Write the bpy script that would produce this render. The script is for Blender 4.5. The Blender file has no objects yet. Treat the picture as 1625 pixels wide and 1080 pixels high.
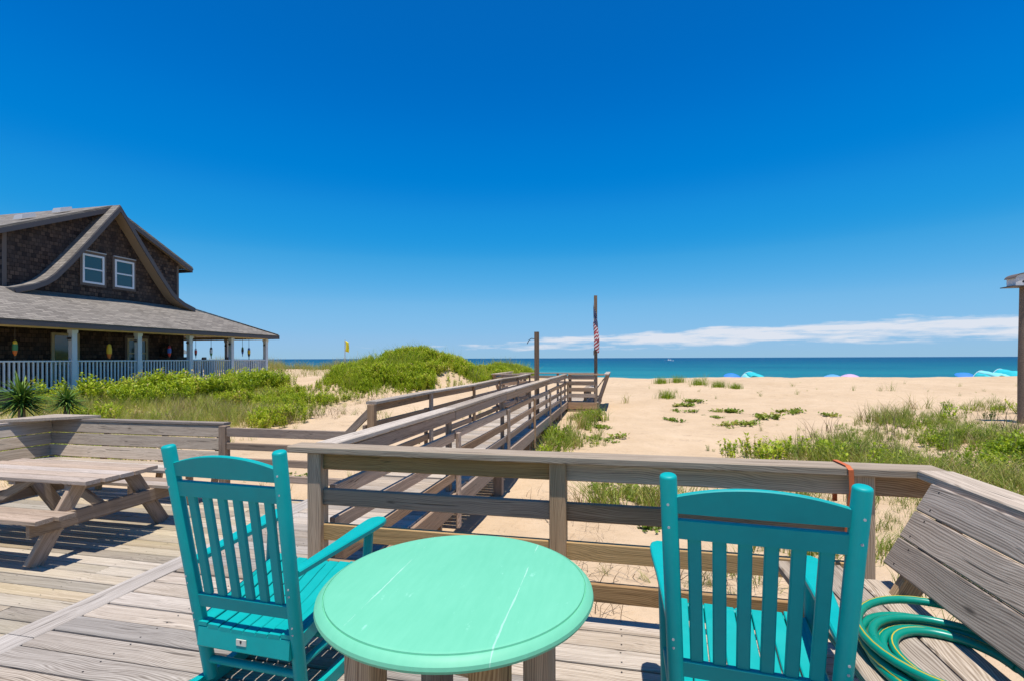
import bpy, math, random
import numpy as np
from mathutils import Matrix, Vector, Euler

R = math.radians
rnd = random.Random(7)
rng = np.random.default_rng(11)
sc = bpy.context.scene
col = sc.collection

# ------------------------------------------------------------------ camera
cam_d = bpy.data.cameras.new('camera')
cam = bpy.data.objects.new('camera', cam_d)
col.objects.link(cam)
cam_d.sensor_width = 36.0
cam_d.sensor_fit = 'HORIZONTAL'
cam_d.lens = 17.5
cam_d.shift_y = 0.0172
cam_d.clip_start = 0.05
cam_d.clip_end = 100000.0
cam.matrix_world = (Matrix.Translation((0, 0, 1.42)) @ Matrix.Rotation(R(12.35), 4, 'Z')
                    @ Matrix.Rotation(R(90), 4, 'X') @ Matrix.Rotation(R(-0.2), 4, 'Z'))
sc.camera = cam

# ------------------------------------------------------------------ sky and sun
SUN_DIR = Vector((0.06, -0.17, 1.0)).normalized()          # towards the sun
SUN_EL = math.asin(SUN_DIR.z)
SUN_AZ = math.atan2(SUN_DIR.x, SUN_DIR.y)                  # from +Y towards +X
world = bpy.data.worlds.new('World')
sc.world = world
world.use_nodes = True


def nd(t, typ, **kw):
    n = t.nodes.new(typ)
    for k, v in kw.items():
        setattr(n, k, v)
    return n


def mth(t, op, a, b=None, c=None, clamp=False):
    n = t.nodes.new('ShaderNodeMath')
    n.operation = op
    n.use_clamp = clamp
    for i, v in enumerate((a, b, c)):
        if v is None:
            continue
        if isinstance(v, (int, float)):
            n.inputs[i].default_value = v
        else:
            t.links.new(v, n.inputs[i])
    return n.outputs[0]


def mixc(t, fac, a, b, mode='MIX'):
    n = t.nodes.new('ShaderNodeMix')
    n.data_type = 'RGBA'
    n.blend_type = mode
    n.clamp_factor = True
    for s, v in ((0, fac), (6, a), (7, b)):
        if isinstance(v, (int, float)):
            n.inputs[s].default_value = v
        elif isinstance(v, (tuple, list)):
            n.inputs[s].default_value = (v[0], v[1], v[2], 1.0)
        else:
            t.links.new(v, n.inputs[s])
    return n.outputs[2]


def ramp(t, fac, stops, interp='LINEAR'):
    n = t.nodes.new('ShaderNodeValToRGB')
    cr = n.color_ramp
    cr.interpolation = interp
    while len(cr.elements) < len(stops):
        cr.elements.new(0.5)
    for e, (p, c) in zip(cr.elements, stops):
        e.position = p
        e.color = (c, c, c, 1.0) if isinstance(c, (int, float)) else (c[0], c[1], c[2], 1.0)
    t.links.new(fac, n.inputs[0])
    return n.outputs[0]


def build_sky():
    t = world.node_tree
    t.nodes.clear()
    out = nd(t, 'ShaderNodeOutputWorld')
    bg = nd(t, 'ShaderNodeBackground')
    sky = nd(t, 'ShaderNodeTexSky')
    sky.sky_type = 'NISHITA'
    sky.sun_disc = False
    sky.sun_elevation = SUN_EL
    sky.sun_rotation = SUN_AZ
    sky.altitude = 0.0
    sky.air_density = 1.0
    sky.dust_density = 0.0
    sky.ozone_density = 3.0
    # the photograph's contrasty, polarised rendering of a clear sky: one tone curve per channel, the same all over
    sep = nd(t, 'ShaderNodeSeparateColor')
    t.links.new(sky.outputs[0], sep.inputs[0])
    cmb = nd(t, 'ShaderNodeCombineColor')
    curves = ([(0.09, 0.001), (0.16, 0.004), (0.234, 0.045), (0.366, 0.17), (0.6, 0.27), (0.9, 0.32)],
              [(0.15, 0.115), (0.216, 0.175), (0.283, 0.26), (0.376, 0.36), (0.533, 0.48), (0.8, 0.54)],
              [(0.30, 0.44), (0.386, 0.59), (0.474, 0.70), (0.578, 0.76), (0.68, 0.82), (0.9, 0.84)])
    for ch in range(3):
        cv = ramp(t, mth(t, 'MULTIPLY', sep.outputs[ch], 0.1), curves[ch], 'CARDINAL')
        t.links.new(mth(t, 'MULTIPLY', cv, 8.7), cmb.inputs[ch])
    tc = nd(t, 'ShaderNodeTexCoord')
    sp = nd(t, 'ShaderNodeSeparateXYZ')
    t.links.new(tc.outputs['Generated'], sp.inputs[0])
    # direction -> azimuth and elevation for the low bank of cloud over the sea
    az = mth(t, 'ARCTAN2', sp.outputs[0], sp.outputs[1])
    el = mth(t, 'ARCSINE', sp.outputs[2])
    cb = nd(t, 'ShaderNodeCombineXYZ')
    t.links.new(mth(t, 'MULTIPLY', az, 5.0), cb.inputs[0])
    t.links.new(mth(t, 'MULTIPLY', el, 44.0), cb.inputs[1])
    cb.inputs[2].default_value = 2.1
    n1 = nd(t, 'ShaderNodeTexNoise')
    n1.inputs['Scale'].default_value = 2.2
    n1.inputs['Detail'].default_value = 9.0
    n1.inputs['Roughness'].default_value = 0.62
    t.links.new(cb.outputs[0], n1.inputs['Vector'])
    cb2 = nd(t, 'ShaderNodeCombineXYZ')
    t.links.new(mth(t, 'ADD', az, 0.35), cb2.inputs[0])
    n2 = nd(t, 'ShaderNodeTexNoise')
    n2.inputs['Scale'].default_value = 7.0
    n2.inputs['Detail'].default_value = 4.0
    t.links.new(cb2.outputs[0], n2.inputs['Vector'])
    # the bank's upper edge rises and sinks slowly round the horizon
    slow = mth(t, 'SINE', mth(t, 'MULTIPLY_ADD', az, 2.2, 0.3))
    top = mth(t, 'MULTIPLY_ADD', slow, 0.024, 0.029)
    top = mth(t, 'ADD', top, mth(t, 'MULTIPLY', n2.outputs[0], 0.026))
    band = mth(t, 'MULTIPLY', ramp(t, mth(t, 'DIVIDE', el, top), [(0.25, 0.0), (0.55, 0.8), (0.82, 1.0), (1.0, 0.0)]),
               ramp(t, top, [(0.018, 0.0), (0.052, 1.0)]))
    dens = ramp(t, mth(t, 'ADD', mth(t, 'MULTIPLY', band, 0.45), mth(t, 'MULTIPLY', n1.outputs[0], 1.1)),
                [(0.70, 0.0), (0.95, 1.0)])
    dens = mth(t, 'MULTIPLY', dens, ramp(t, band, [(0.0, 0.0), (0.3, 1.0)]))
    dens = mth(t, 'MULTIPLY', dens, 0.85)
    tinted = cmb.outputs[0]
    skyc = mixc(t, dens, tinted, (7.0, 7.15, 7.7))
    t.links.new(skyc, bg.inputs['Color'])
    bg.inputs['Strength'].default_value = 0.10
    t.links.new(bg.outputs[0], out.inputs['Surface'])


build_sky()
sun_d = bpy.data.lights.new('sun', 'SUN')
sun_d.energy = 5.0
sun_d.angle = R(0.5)
sun_d.color = (1.0, 0.95, 0.87)
sun = bpy.data.objects.new('sun', sun_d)
col.objects.link(sun)
sun.location = (6, -4, 20)
sun.rotation_euler = SUN_DIR.to_track_quat('Z', 'Y').to_euler()

sc.view_settings.view_transform = 'Standard'
sc.view_settings.look = 'None'
sc.view_settings.exposure = 0.2
sc.view_settings.gamma = 1.0
sc.view_settings.use_curve_mapping = False

# ------------------------------------------------------------------ materials
MATS = {}


def newmat(name):
    m = bpy.data.materials.new(name)
    m.use_nodes = True
    t = m.node_tree
    t.nodes.clear()
    out = nd(t, 'ShaderNodeOutputMaterial')
    p = nd(t, 'ShaderNodeBsdfPrincipled')
    t.links.new(p.outputs[0], out.inputs[0])
    MATS[name] = m
    return m, t, p, out


def setin(t, sock, v):
    if isinstance(v, (int, float)):
        sock.default_value = v
    elif isinstance(v, (tuple, list)):
        sock.default_value = (v[0], v[1], v[2], 1.0) if len(sock.default_value) == 4 else v
    else:
        t.links.new(v, sock)


def noise(t, vec, scale, detail=4.0, rough=0.55, dist=0.0):
    n = nd(t, 'ShaderNodeTexNoise')
    n.inputs['Scale'].default_value = scale
    n.inputs['Detail'].default_value = detail
    n.inputs['Roughness'].default_value = rough
    n.inputs['Distortion'].default_value = dist
    t.links.new(vec, n.inputs['Vector'])
    return n.outputs[0]


def mapv(t, vec, scale=(1, 1, 1), loc=(0, 0, 0)):
    n = nd(t, 'ShaderNodeMapping')
    n.inputs['Scale'].default_value = scale
    n.inputs['Location'].default_value = loc
    t.links.new(vec, n.inputs['Vector'])
    return n.outputs[0]


def bump(t, p, h, strength=0.3, dist=0.01):
    b = nd(t, 'ShaderNodeBump')
    b.inputs['Strength'].default_value = strength
    b.inputs['Distance'].default_value = dist
    t.links.new(h, b.inputs['Height'])
    t.links.new(b.outputs[0], p.inputs['Normal'])


def objvec(t, spread=31.0):
    """object coordinates pushed apart by a random number per object"""
    tc = nd(t, 'ShaderNodeTexCoord')
    oi = nd(t, 'ShaderNodeObjectInfo')
    cx = nd(t, 'ShaderNodeCombineXYZ')
    r = oi.outputs['Random']
    t.links.new(mth(t, 'MULTIPLY', r, spread), cx.inputs[0])
    t.links.new(mth(t, 'MULTIPLY', r, spread * 0.37), cx.inputs[1])
    t.links.new(mth(t, 'MULTIPLY', r, spread * 0.61), cx.inputs[2])
    a = nd(t, 'ShaderNodeVectorMath')
    a.operation = 'ADD'
    t.links.new(tc.outputs['Object'], a.inputs[0])
    t.links.new(cx.outputs[0], a.inputs[1])
    return a.outputs[0], r


def wood(name, light, mid, dark, tint=(0.5, 0.5, 0.5), tint_amt=0.0, rough=0.82, contrast=1.0):
    """weathered lumber, grain along the piece's own X axis"""
    m, t, p, out = newmat(name)
    v, r = objvec(t)
    wob = noise(t, mapv(t, v, (1.1, 2.5, 2.5)), 1.0, 2.0)
    vs = nd(t, 'ShaderNodeVectorMath')
    vs.operation = 'ADD'
    cw = nd(t, 'ShaderNodeCombineXYZ')
    t.links.new(mth(t, 'MULTIPLY', wob, 0.10), cw.inputs[1])
    t.links.new(mth(t, 'MULTIPLY', wob, 0.10), cw.inputs[2])
    t.links.new(v, vs.inputs[0])
    t.links.new(cw.outputs[0], vs.inputs[1])
    vv = vs.outputs[0]
    fine = noise(t, mapv(t, vv, (0.9, 150, 150)), 1.0, 4.0, 0.7)
    med = noise(t, mapv(t, vv, (0.45, 44, 44)), 1.0, 4.0, 0.62)
    wv = nd(t, 'ShaderNodeTexWave')
    wv.wave_type = 'BANDS'
    wv.bands_direction = 'DIAGONAL'
    wv.inputs['Scale'].default_value = 46.0
    wv.inputs['Distortion'].default_value = 6.0
    wv.inputs['Detail'].default_value = 2.0
    wv.inputs['Detail Scale'].default_value = 0.6
    t.links.new(mapv(t, vv, (0.045, 1.6, 1.6)), wv.inputs['Vector'])
    rings = wv.outputs['Fac']
    g = mth(t, 'ADD', mth(t, 'MULTIPLY', fine, 0.42), mth(t, 'MULTIPLY', med, 0.42))
    g = mth(t, 'ADD', g, mth(t, 'MULTIPLY', rings, 0.20))
    lo, hi = 0.5 - 0.17 / contrast, 0.5 + 0.17 / contrast
    c = ramp(t, g, [(lo, dark), (0.5, mid), (hi, light)])
    # long dark checks
    chk = noise(t, mapv(t, vv, (1.3, 60, 60), (3, 7, 1)), 1.0, 3.0, 0.5)
    chkm = ramp(t, chk, [(0.30, 1.0), (0.355, 0.0)])
    c = mixc(t, mth(t, 'MULTIPLY', chkm, 0.75), c, tuple(x * 0.33 for x in dark))
    # knots
    vo = nd(t, 'ShaderNodeTexVoronoi')
    vo.inputs['Scale'].default_value = 1.0
    t.links.new(mapv(t, vv, (1.5, 5.0, 5.0)), vo.inputs['Vector'])
    kn = ramp(t, vo.outputs['Distance'], [(0.025, 1.0), (0.065, 0.0)])
    c = mixc(t, mth(t, 'MULTIPLY', kn, 0.8), c, tuple(x * 0.4 for x in dark))
    # weather stains and per-board brightness
    st = noise(t, mapv(t, v, (1.3, 4, 4), (9, 2, 4)), 1.0, 3.0)
    c = mixc(t, mth(t, 'MULTIPLY', ramp(t, st, [(0.45, 0.0), (0.75, 1.0)]), 0.15), c, tuple(x * 0.62 for x in mid))
    if tint_amt:
        tn = noise(t, mapv(t, v, (0.7, 3, 3), (1, 8, 3)), 1.0, 2.0)
        c = mixc(t, mth(t, 'MULTIPLY', ramp(t, tn, [(0.35, 0.0), (0.65, 1.0)]), tint_amt), c, tint)
    hs = nd(t, 'ShaderNodeHueSaturation')
    t.links.new(c, hs.inputs['Color'])
    t.links.new(mth(t, 'MULTIPLY_ADD', r, 0.58, 0.72), hs.inputs['Value'])
    t.links.new(mth(t, 'MULTIPLY_ADD', mth(t, 'FRACT', mth(t, 'MULTIPLY', r, 7.3)), 0.5, 0.72), hs.inputs['Saturation'])
    t.links.new(hs.outputs[0], p.inputs['Base Color'])
    p.inputs['Roughness'].default_value = rough
    p.inputs['Specular IOR Level'].default_value = 0.25
    h = mth(t, 'ADD', mth(t, 'MULTIPLY', fine, 0.7), mth(t, 'MULTIPLY', med, 0.2))
    h = mth(t, 'SUBTRACT', h, mth(t, 'MULTIPLY', chkm, 0.6))
    bump(t, p, h, 0.4, 0.005)
    return m


wood('deck_wood', (0.5, 0.43, 0.355), (0.355, 0.295, 0.235), (0.18, 0.14, 0.105))
wood('old_deck_wood', (0.5, 0.425, 0.325), (0.37, 0.3, 0.22), (0.19, 0.145, 0.1), (0.40, 0.34, 0.20), 0.35)
wood('rail_wood', (0.56, 0.355, 0.185), (0.4, 0.235, 0.108), (0.195, 0.108, 0.049), (0.23, 0.21, 0.12), 0.35)
wood('walk_rail_wood', (0.49, 0.335, 0.225), (0.33, 0.215, 0.135), (0.145, 0.09, 0.053), (0.28, 0.24, 0.19), 0.3)
wood('cap_wood', (0.52, 0.43, 0.335), (0.38, 0.305, 0.23), (0.19, 0.145, 0.105))
wood('bench_wood', (0.46, 0.365, 0.28), (0.33, 0.25, 0.185), (0.15, 0.11, 0.078), contrast=1.1)
wood('table_wood', (0.48, 0.385, 0.31), (0.345, 0.265, 0.2), (0.17, 0.122, 0.087))
wood('leg_wood', (0.56, 0.37, 0.215), (0.41, 0.255, 0.14), (0.22, 0.13, 0.07))
wood('pile_wood', (0.36, 0.26, 0.18), (0.24, 0.165, 0.11), (0.12, 0.08, 0.05))
wood('post_wood', (0.26, 0.19, 0.14), (0.17, 0.12, 0.085), (0.08, 0.055, 0.04))


def paint(name, c, rough=0.45, var=0.10, wear=None, scale=14.0, bumps=0.08, spec=0.4):
    m, t, p, out = newmat(name)
    v, r = objvec(t)
    n = noise(t, v, scale, 5.0, 0.6)
    big = noise(t, v, 2.3, 3.0)
    k = mth(t, 'MULTIPLY_ADD', mth(t, 'ADD', mth(t, 'SUBTRACT', n, 0.5), mth(t, 'SUBTRACT', big, 0.5)), var * 2, 1.0)
    hs = nd(t, 'ShaderNodeHueSaturation')
    hs.inputs['Color'].default_value = (*c, 1)
    t.links.new(k, hs.inputs['Value'])
    cc = hs.outputs[0]
    if wear:
        w = noise(t, v, 38.0, 6.0, 0.7)
        cc = mixc(t, mth(t, 'MULTIPLY', ramp(t, w, [(0.68, 0.0), (0.74, 1.0)]), 0.6), cc, wear)
    t.links.new(cc, p.inputs['Base Color'])
    t.links.new(mth(t, 'MULTIPLY_ADD', n, 0.3, rough - 0.15), p.inputs['Roughness'])
    p.inputs['Specular IOR Level'].default_value = spec
    bump(t, p, n, bumps, 0.004)
    return m


paint('turquoise_plastic', (0.001, 0.335, 0.322), 0.45, 0.12, wear=(0.02, 0.42, 0.41), spec=0.27)
paint('white_paint', (0.74, 0.76, 0.78), 0.5, 0.05)
paint('porch_paint', (0.56, 0.63, 0.69), 0.5, 0.06)
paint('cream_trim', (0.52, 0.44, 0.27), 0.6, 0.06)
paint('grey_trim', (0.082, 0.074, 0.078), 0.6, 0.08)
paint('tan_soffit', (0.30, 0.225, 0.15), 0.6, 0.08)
paint('brown_trim', (0.14, 0.105, 0.085), 0.6, 0.1)
paint('vent_metal', (0.45, 0.45, 0.45), 0.4, 0.06)
paint('dark_metal', (0.03, 0.03, 0.033), 0.45, 0.1)
paint('black_rubber', (0.015, 0.016, 0.018), 0.5, 0.1)
paint('steel', (0.42, 0.42, 0.42), 0.35, 0.1)
paint('rust_nail', (0.045, 0.035, 0.028), 0.6, 0.2)
paint('orange_strap', (0.52, 0.12, 0.035), 0.7, 0.12)
paint('hose_green', (0.0, 0.235, 0.165), 0.33, 0.10, spec=0.5)
paint('hose_yellow', (0.55, 0.42, 0.03), 0.4, 0.1)
paint('yellow_paint', (0.72, 0.46, 0.03), 0.5, 0.1)
paint('orange_paint', (0.62, 0.16, 0.03), 0.5, 0.1)
paint('red_paint', (0.50, 0.04, 0.03), 0.5, 0.1)
paint('blue_paint', (0.05, 0.13, 0.42), 0.5, 0.1)
paint('green_paint', (0.06, 0.22, 0.09), 0.5, 0.1)
paint('dark_wreath', (0.02, 0.015, 0.012), 0.9, 0.3, bumps=0.8)
paint('rope', (0.08, 0.06, 0.04), 0.9, 0.2)
paint('umbrella_blue', (0.03, 0.20, 0.62), 0.7, 0.06)
paint('umbrella_pale_blue', (0.10, 0.32, 0.62), 0.7, 0.06)
paint('umbrella_pink', (0.52, 0.36, 0.54), 0.7, 0.06)
paint('canopy_turquoise', (0.02, 0.46, 0.50), 0.7, 0.12)
paint('canopy_white', (0.20, 0.60, 0.62), 0.7, 0.06)
paint('flag_yellow', (0.80, 0.66, 0.02), 0.7, 0.06)
paint('boat_white', (0.78, 0.80, 0.82), 0.35, 0.04)
paint('birdhouse_paint', (0.66, 0.65, 0.64), 0.6, 0.12)
paint('far_wall', (0.52, 0.42, 0.28), 0.7, 0.06)
paint('far_roof', (0.62, 0.58, 0.50), 0.7, 0.06)


def glass_dark():
    m, t, p, out = newmat('window_glass')
    p.inputs['Base Color'].default_value = (0.035, 0.075, 0.085, 1)
    p.inputs['Roughness'].default_value = 0.06
    p.inputs['Specular IOR Level'].default_value = 0.8
    v, r = objvec(t)
    bump(t, p, noise(t, v, 1.4, 2.0), 0.06, 0.05)


glass_dark()


def tabletop_mat():
    m, t, p, out = newmat('mint_paint')
    tc = nd(t, 'ShaderNodeTexCoord')
    v = tc.outputs['Object']
    sp = nd(t, 'ShaderNodeSeparateXYZ')
    t.links.new(v, sp.inputs[0])
    n = noise(t, mapv(t, v, (3, 3, 3)), 1.0, 5.0)
    fine = noise(t, mapv(t, v, (60, 9, 30)), 1.0, 4.0)
    c = ramp(t, mth(t, 'ADD', mth(t, 'MULTIPLY', n, 0.6), mth(t, 'MULTIPLY', fine, 0.4)),
             [(0.3, (0.13, 0.465, 0.285)), (0.7, (0.165, 0.52, 0.33))])
    # the two board joints, worn white where the paint has broken
    wob = mth(t, 'MULTIPLY', mth(t, 'SUBTRACT', noise(t, mapv(t, v, (1, 5, 1)), 1.0, 5.0), 0.5), 0.012)
    x = mth(t, 'ADD', sp.outputs[0], wob)
    d = mth(t, 'ABSOLUTE', mth(t, 'SUBTRACT', mth(t, 'ABSOLUTE', x), 0.205))
    brk = noise(t, mapv(t, v, (12, 7, 1), (4, 4, 0)), 1.0, 4.0, 0.6)
    wid = mth(t, 'MULTIPLY', ramp(t, brk, [(0.44, 0.0), (0.70, 1.0)]), 0.0036)
    line = mth(t, 'LESS_THAN', d, wid)
    top = mth(t, 'GREATER_THAN', sp.outputs[2], 0.69)
    c = mixc(t, mth(t, 'MULTIPLY', mth(t, 'MULTIPLY', line, top), 0.38), c, (0.58, 0.76, 0.66))
    sc_ = noise(t, mapv(t, v, (22, 9, 10), (2, 5, 1)), 1.0, 6.0, 0.7)
    c = mixc(t, mth(t, 'MULTIPLY', ramp(t, sc_, [(0.64, 0.0), (0.72, 1.0)]), 0.4), c, (0.42, 0.80, 0.62))
    vo = nd(t, 'ShaderNodeTexVoronoi')
    vo.inputs['Scale'].default_value = 5.5
    t.links.new(v, vo.inputs['Vector'])
    c = mixc(t, ramp(t, vo.outputs['Distance'], [(0.022, 0.8), (0.035, 0.0)]), c, (0.05, 0.10, 0.06))
    t.links.new(c, p.inputs['Base Color'])
    p.inputs['Roughness'].default_value = 0.5
    p.inputs['Specular IOR Level'].default_value = 0.3
    h = mth(t, 'SUBTRACT', mth(t, 'MULTIPLY', fine, 0.4), mth(t, 'MULTIPLY', mth(t, 'LESS_THAN', d, 0.0015), 0.5))
    bump(t, p, h, 0.25, 0.003)


tabletop_mat()


def brick_mat(name, c1, c2, cm, sx, sz, axis, rough=0.85, bstr=0.6, offset=0.5, streak=None):
    """courses of shingles, laid over the wall or roof plane"""
    m, t, p, out = newmat(name)
    tc = nd(t, 'ShaderNodeTexCoord')
    sp = nd(t, 'ShaderNodeSeparateXYZ')
    t.links.new(tc.outputs['Object'], sp.inputs[0])
    cb = nd(t, 'ShaderNodeCombineXYZ')
    t.links.new(sp.outputs[axis[0]], cb.inputs[0])
    t.links.new(sp.outputs[axis[1]], cb.inputs[1])
    b = nd(t, 'ShaderNodeTexBrick')
    b.offset = offset
    b.inputs['Scale'].default_value = 1.0
    b.inputs['Brick Width'].default_value = sx
    b.inputs['Row Height'].default_value = sz
    b.inputs['Mortar Size'].default_value = 0.008
    b.inputs['Bias'].default_value = 0.0
    b.inputs['Color1'].default_value = (*c1, 1)
    b.inputs['Color2'].default_value = (*c2, 1)
    b.inputs['Mortar'].default_value = (*cm, 1)
    wob = nd(t, 'ShaderNodeVectorMath')
    wob.operation = 'ADD'
    wn = nd(t, 'ShaderNodeTexNoise')
    wn.inputs['Scale'].default_value = 3.0
    t.links.new(cb.outputs[0], wn.inputs['Vector'])
    sc2 = nd(t, 'ShaderNodeVectorMath')
    sc2.operation = 'SCALE'
    t.links.new(wn.outputs['Color'], sc2.inputs[0])
    sc2.inputs['Scale'].default_value = 0.05
    t.links.new(cb.outputs[0], wob.inputs[0])
    t.links.new(sc2.outputs[0], wob.inputs[1])
    t.links.new(wob.outputs[0], b.inputs['Vector'])
    n = noise(t, mapv(t, cb.outputs[0], (1.6, 1.1, 1)), 1.0, 4.0)
    c = mixc(t, mth(t, 'MULTIPLY', ramp(t, n, [(0.4, 0.0), (0.65, 1.0)]), 0.5), b.outputs['Color'],
             streak or tuple(x * 0.55 for x in c1))
    f = noise(t, mapv(t, cb.outputs[0], (40, 6, 1)), 1.0, 3.0)
    hs = nd(t, 'ShaderNodeHueSaturation')
    t.links.new(c, hs.inputs['Color'])
    t.links.new(mth(t, 'MULTIPLY_ADD', f, 0.8, 0.6), hs.inputs['Value'])
    t.links.new(hs.outputs[0], p.inputs['Base Color'])
    p.inputs['Roughness'].default_value = rough
    p.inputs['Specular IOR Level'].default_value = 0.2
    # each course thickens towards its lower edge
    fr = mth(t, 'FRACT', mth(t, 'DIVIDE', sp.outputs[axis[1]], sz))
    h = mth(t, 'SUBTRACT', mth(t, 'MULTIPLY', f, 0.3), mth(t, 'ADD', fr, mth(t, 'MULTIPLY', b.outputs['Fac'], 0.8)))
    bump(t, p, h, bstr, 0.02)
    return m


brick_mat('cedar_yz', (0.135, 0.088, 0.062), (0.030, 0.021, 0.019), (0.012, 0.009, 0.008), 0.15, 0.15, (1, 2), streak=(0.070, 0.055, 0.050))
brick_mat('cedar_xz', (0.135, 0.088, 0.062), (0.030, 0.021, 0.019), (0.012, 0.009, 0.008), 0.15, 0.15, (0, 2), streak=(0.070, 0.055, 0.050))
brick_mat('roof_y', (0.29, 0.255, 0.215), (0.155, 0.135, 0.115), (0.085, 0.075, 0.065), 0.34, 0.066, (1, 2), 0.9, 0.35, streak=(0.20, 0.178, 0.152))
brick_mat('roof_x', (0.29, 0.255, 0.215), (0.155, 0.135, 0.115), (0.085, 0.075, 0.065), 0.34, 0.066, (0, 2), 0.9, 0.35, streak=(0.20, 0.178, 0.152))
brick_mat('roof_steep', (0.29, 0.255, 0.215), (0.155, 0.135, 0.115), (0.085, 0.075, 0.065), 0.34, 0.13, (0, 2), 0.9, 0.35, streak=(0.20, 0.178, 0.152))


def sand_mat():
    m, t, p, out = newmat('sand')
    tc = nd(t, 'ShaderNodeTexCoord')
    v = tc.outputs['Object']
    big = noise(t, v, 0.22, 4.0)
    med = noise(t, v, 1.6, 5.0, 0.6)
    fine = noise(t, v, 14.0, 4.0, 0.7)
    grit = noise(t, v, 160.0, 2.0, 0.6)
    c = ramp(t, mth(t, 'ADD', mth(t, 'MULTIPLY', big, 0.6), mth(t, 'MULTIPLY', med, 0.4)),
             [(0.28, (0.47, 0.335, 0.205)), (0.72, (0.63, 0.47, 0.31))])
    c = mixc(t, mth(t, 'MULTIPLY', ramp(t, fine, [(0.35, 1.0), (0.5, 0.0)]), 0.22), c, (0.40, 0.265, 0.145))
    c = mixc(t, mth(t, 'MULTIPLY', ramp(t, grit, [(0.30, 1.0), (0.42, 0.0)]), 0.5), c, (0.25, 0.17, 0.10))
    lit = noise(t, v, 5.0, 8.0, 0.75)
    c = mixc(t, mth(t, 'MULTIPLY', ramp(t, lit, [(0.635, 0.0), (0.70, 1.0)]), 0.5), c, (0.16, 0.12, 0.075))
    t.links.new(c, p.inputs['Base Color'])
    p.inputs['Roughness'].default_value = 0.95
    p.inputs['Specular IOR Level'].default_value = 0.1
    vo = nd(t, 'ShaderNodeTexVoronoi')
    vo.feature = 'SMOOTH_F1'
    vo.inputs['Scale'].default_value = 2.6
    t.links.new(mapv(t, v, (1, 1, 0.2)), vo.inputs['Vector'])
    h = mth(t, 'ADD', mth(t, 'MULTIPLY', med, 0.9), mth(t, 'MULTIPLY', fine, 0.22))
    h = mth(t, 'ADD', h, mth(t, 'MULTIPLY', vo.outputs['Distance'], 0.9))
    h = mth(t, 'ADD', h, mth(t, 'MULTIPLY', grit, 0.03))
    fpv = nd(t, 'ShaderNodeTexVoronoi')
    fpv.inputs['Scale'].default_value = 1.9
    t.links.new(mapv(t, v, (1, 1, 0)), fpv.inputs['Vector'])
    h = mth(t, 'ADD', h, mth(t, 'MULTIPLY', ramp(t, fpv.outputs['Distance'], [(0.10, 0.0), (0.24, 1.0)]), 0.55))
    bump(t, p, h, 0.65, 0.12)


sand_mat()


def sea_mat():
    m, t, p, out = newmat('sea_water')
    tc = nd(t, 'ShaderNodeTexCoord')
    v = tc.outputs['Object']
    sp = nd(t, 'ShaderNodeSeparateXYZ')
    t.links.new(v, sp.inputs[0])
    # depth grows with the distance from the shore: teal over sandbars, deep blue outside
    d = mth(t, 'LOGARITHM', mth(t, 'MAXIMUM', mth(t, 'MULTIPLY', sp.outputs[1], 0.01), 0.01), 10.0)
    streak = noise(t, mapv(t, v, (0.0035, 0.02, 1)), 1.0, 5.0)
    dd = mth(t, 'ADD', d, mth(t, 'MULTIPLY', mth(t, 'SUBTRACT', streak, 0.5), 1.3))
    c = ramp(t, mth(t, 'MULTIPLY_ADD', dd, 0.45, 0.12),
             [(0.12, (0.035, 0.23, 0.235)), (0.24, (0.012, 0.165, 0.195)), (0.40, (0.003, 0.090, 0.145)),
              (0.65, (0.001, 0.048, 0.118)), (1.0, (0.001, 0.036, 0.105))])
    ch = noise(t, mapv(t, v, (0.05, 0.22, 1)), 1.0, 6.0, 0.65)
    c = mixc(t, mth(t, 'MULTIPLY', ramp(t, ch, [(0.45, 0.0), (0.6, 1.0)]), 0.3), c, (0.02, 0.14, 0.18))
    foam = noise(t, mapv(t, v, (0.06, 0.5, 1), (5, 3, 0)), 1.0, 6.0, 0.7)
    fm = mth(t, 'MULTIPLY', ramp(t, foam, [(0.735, 0.0), (0.78, 1.0)]), ramp(t, d, [(0.0, 0.8), (0.7, 0.0)]))
    c = mixc(t, fm, c, (0.7, 0.75, 0.75))
    t.links.new(c, p.inputs['Base Color'])
    p.inputs['Roughness'].default_value = 0.35
    p.inputs['IOR'].default_value = 1.33
    p.inputs['Specular IOR Level'].default_value = 0.06
    w = noise(t, mapv(t, v, (0.16, 0.5, 1)), 1.0, 6.0, 0.65)
    bump(t, p, w, 0.8, 0.8)


sea_mat()


def leaf_mat(name, stops, trans=0.26, rough=0.55):
    m, t, p, out = newmat(name)
    at = nd(t, 'ShaderNodeAttribute')
    at.attribute_name = 'tint'
    c = ramp(t, at.outputs['Fac'], stops)
    t.links.new(c, p.inputs['Base Color'])
    p.inputs['Roughness'].default_value = rough
    p.inputs['Specular IOR Level'].default_value = 0.3
    tr = nd(t, 'ShaderNodeBsdfTranslucent')
    t.links.new(c, tr.inputs[0])
    mx = nd(t, 'ShaderNodeMixShader')
    mx.inputs[0].default_value = trans
    t.links.new(p.outputs[0], mx.inputs[1])
    t.links.new(tr.outputs[0], mx.inputs[2])
    t.links.new(mx.outputs[0], out.inputs[0])
    return m


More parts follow.
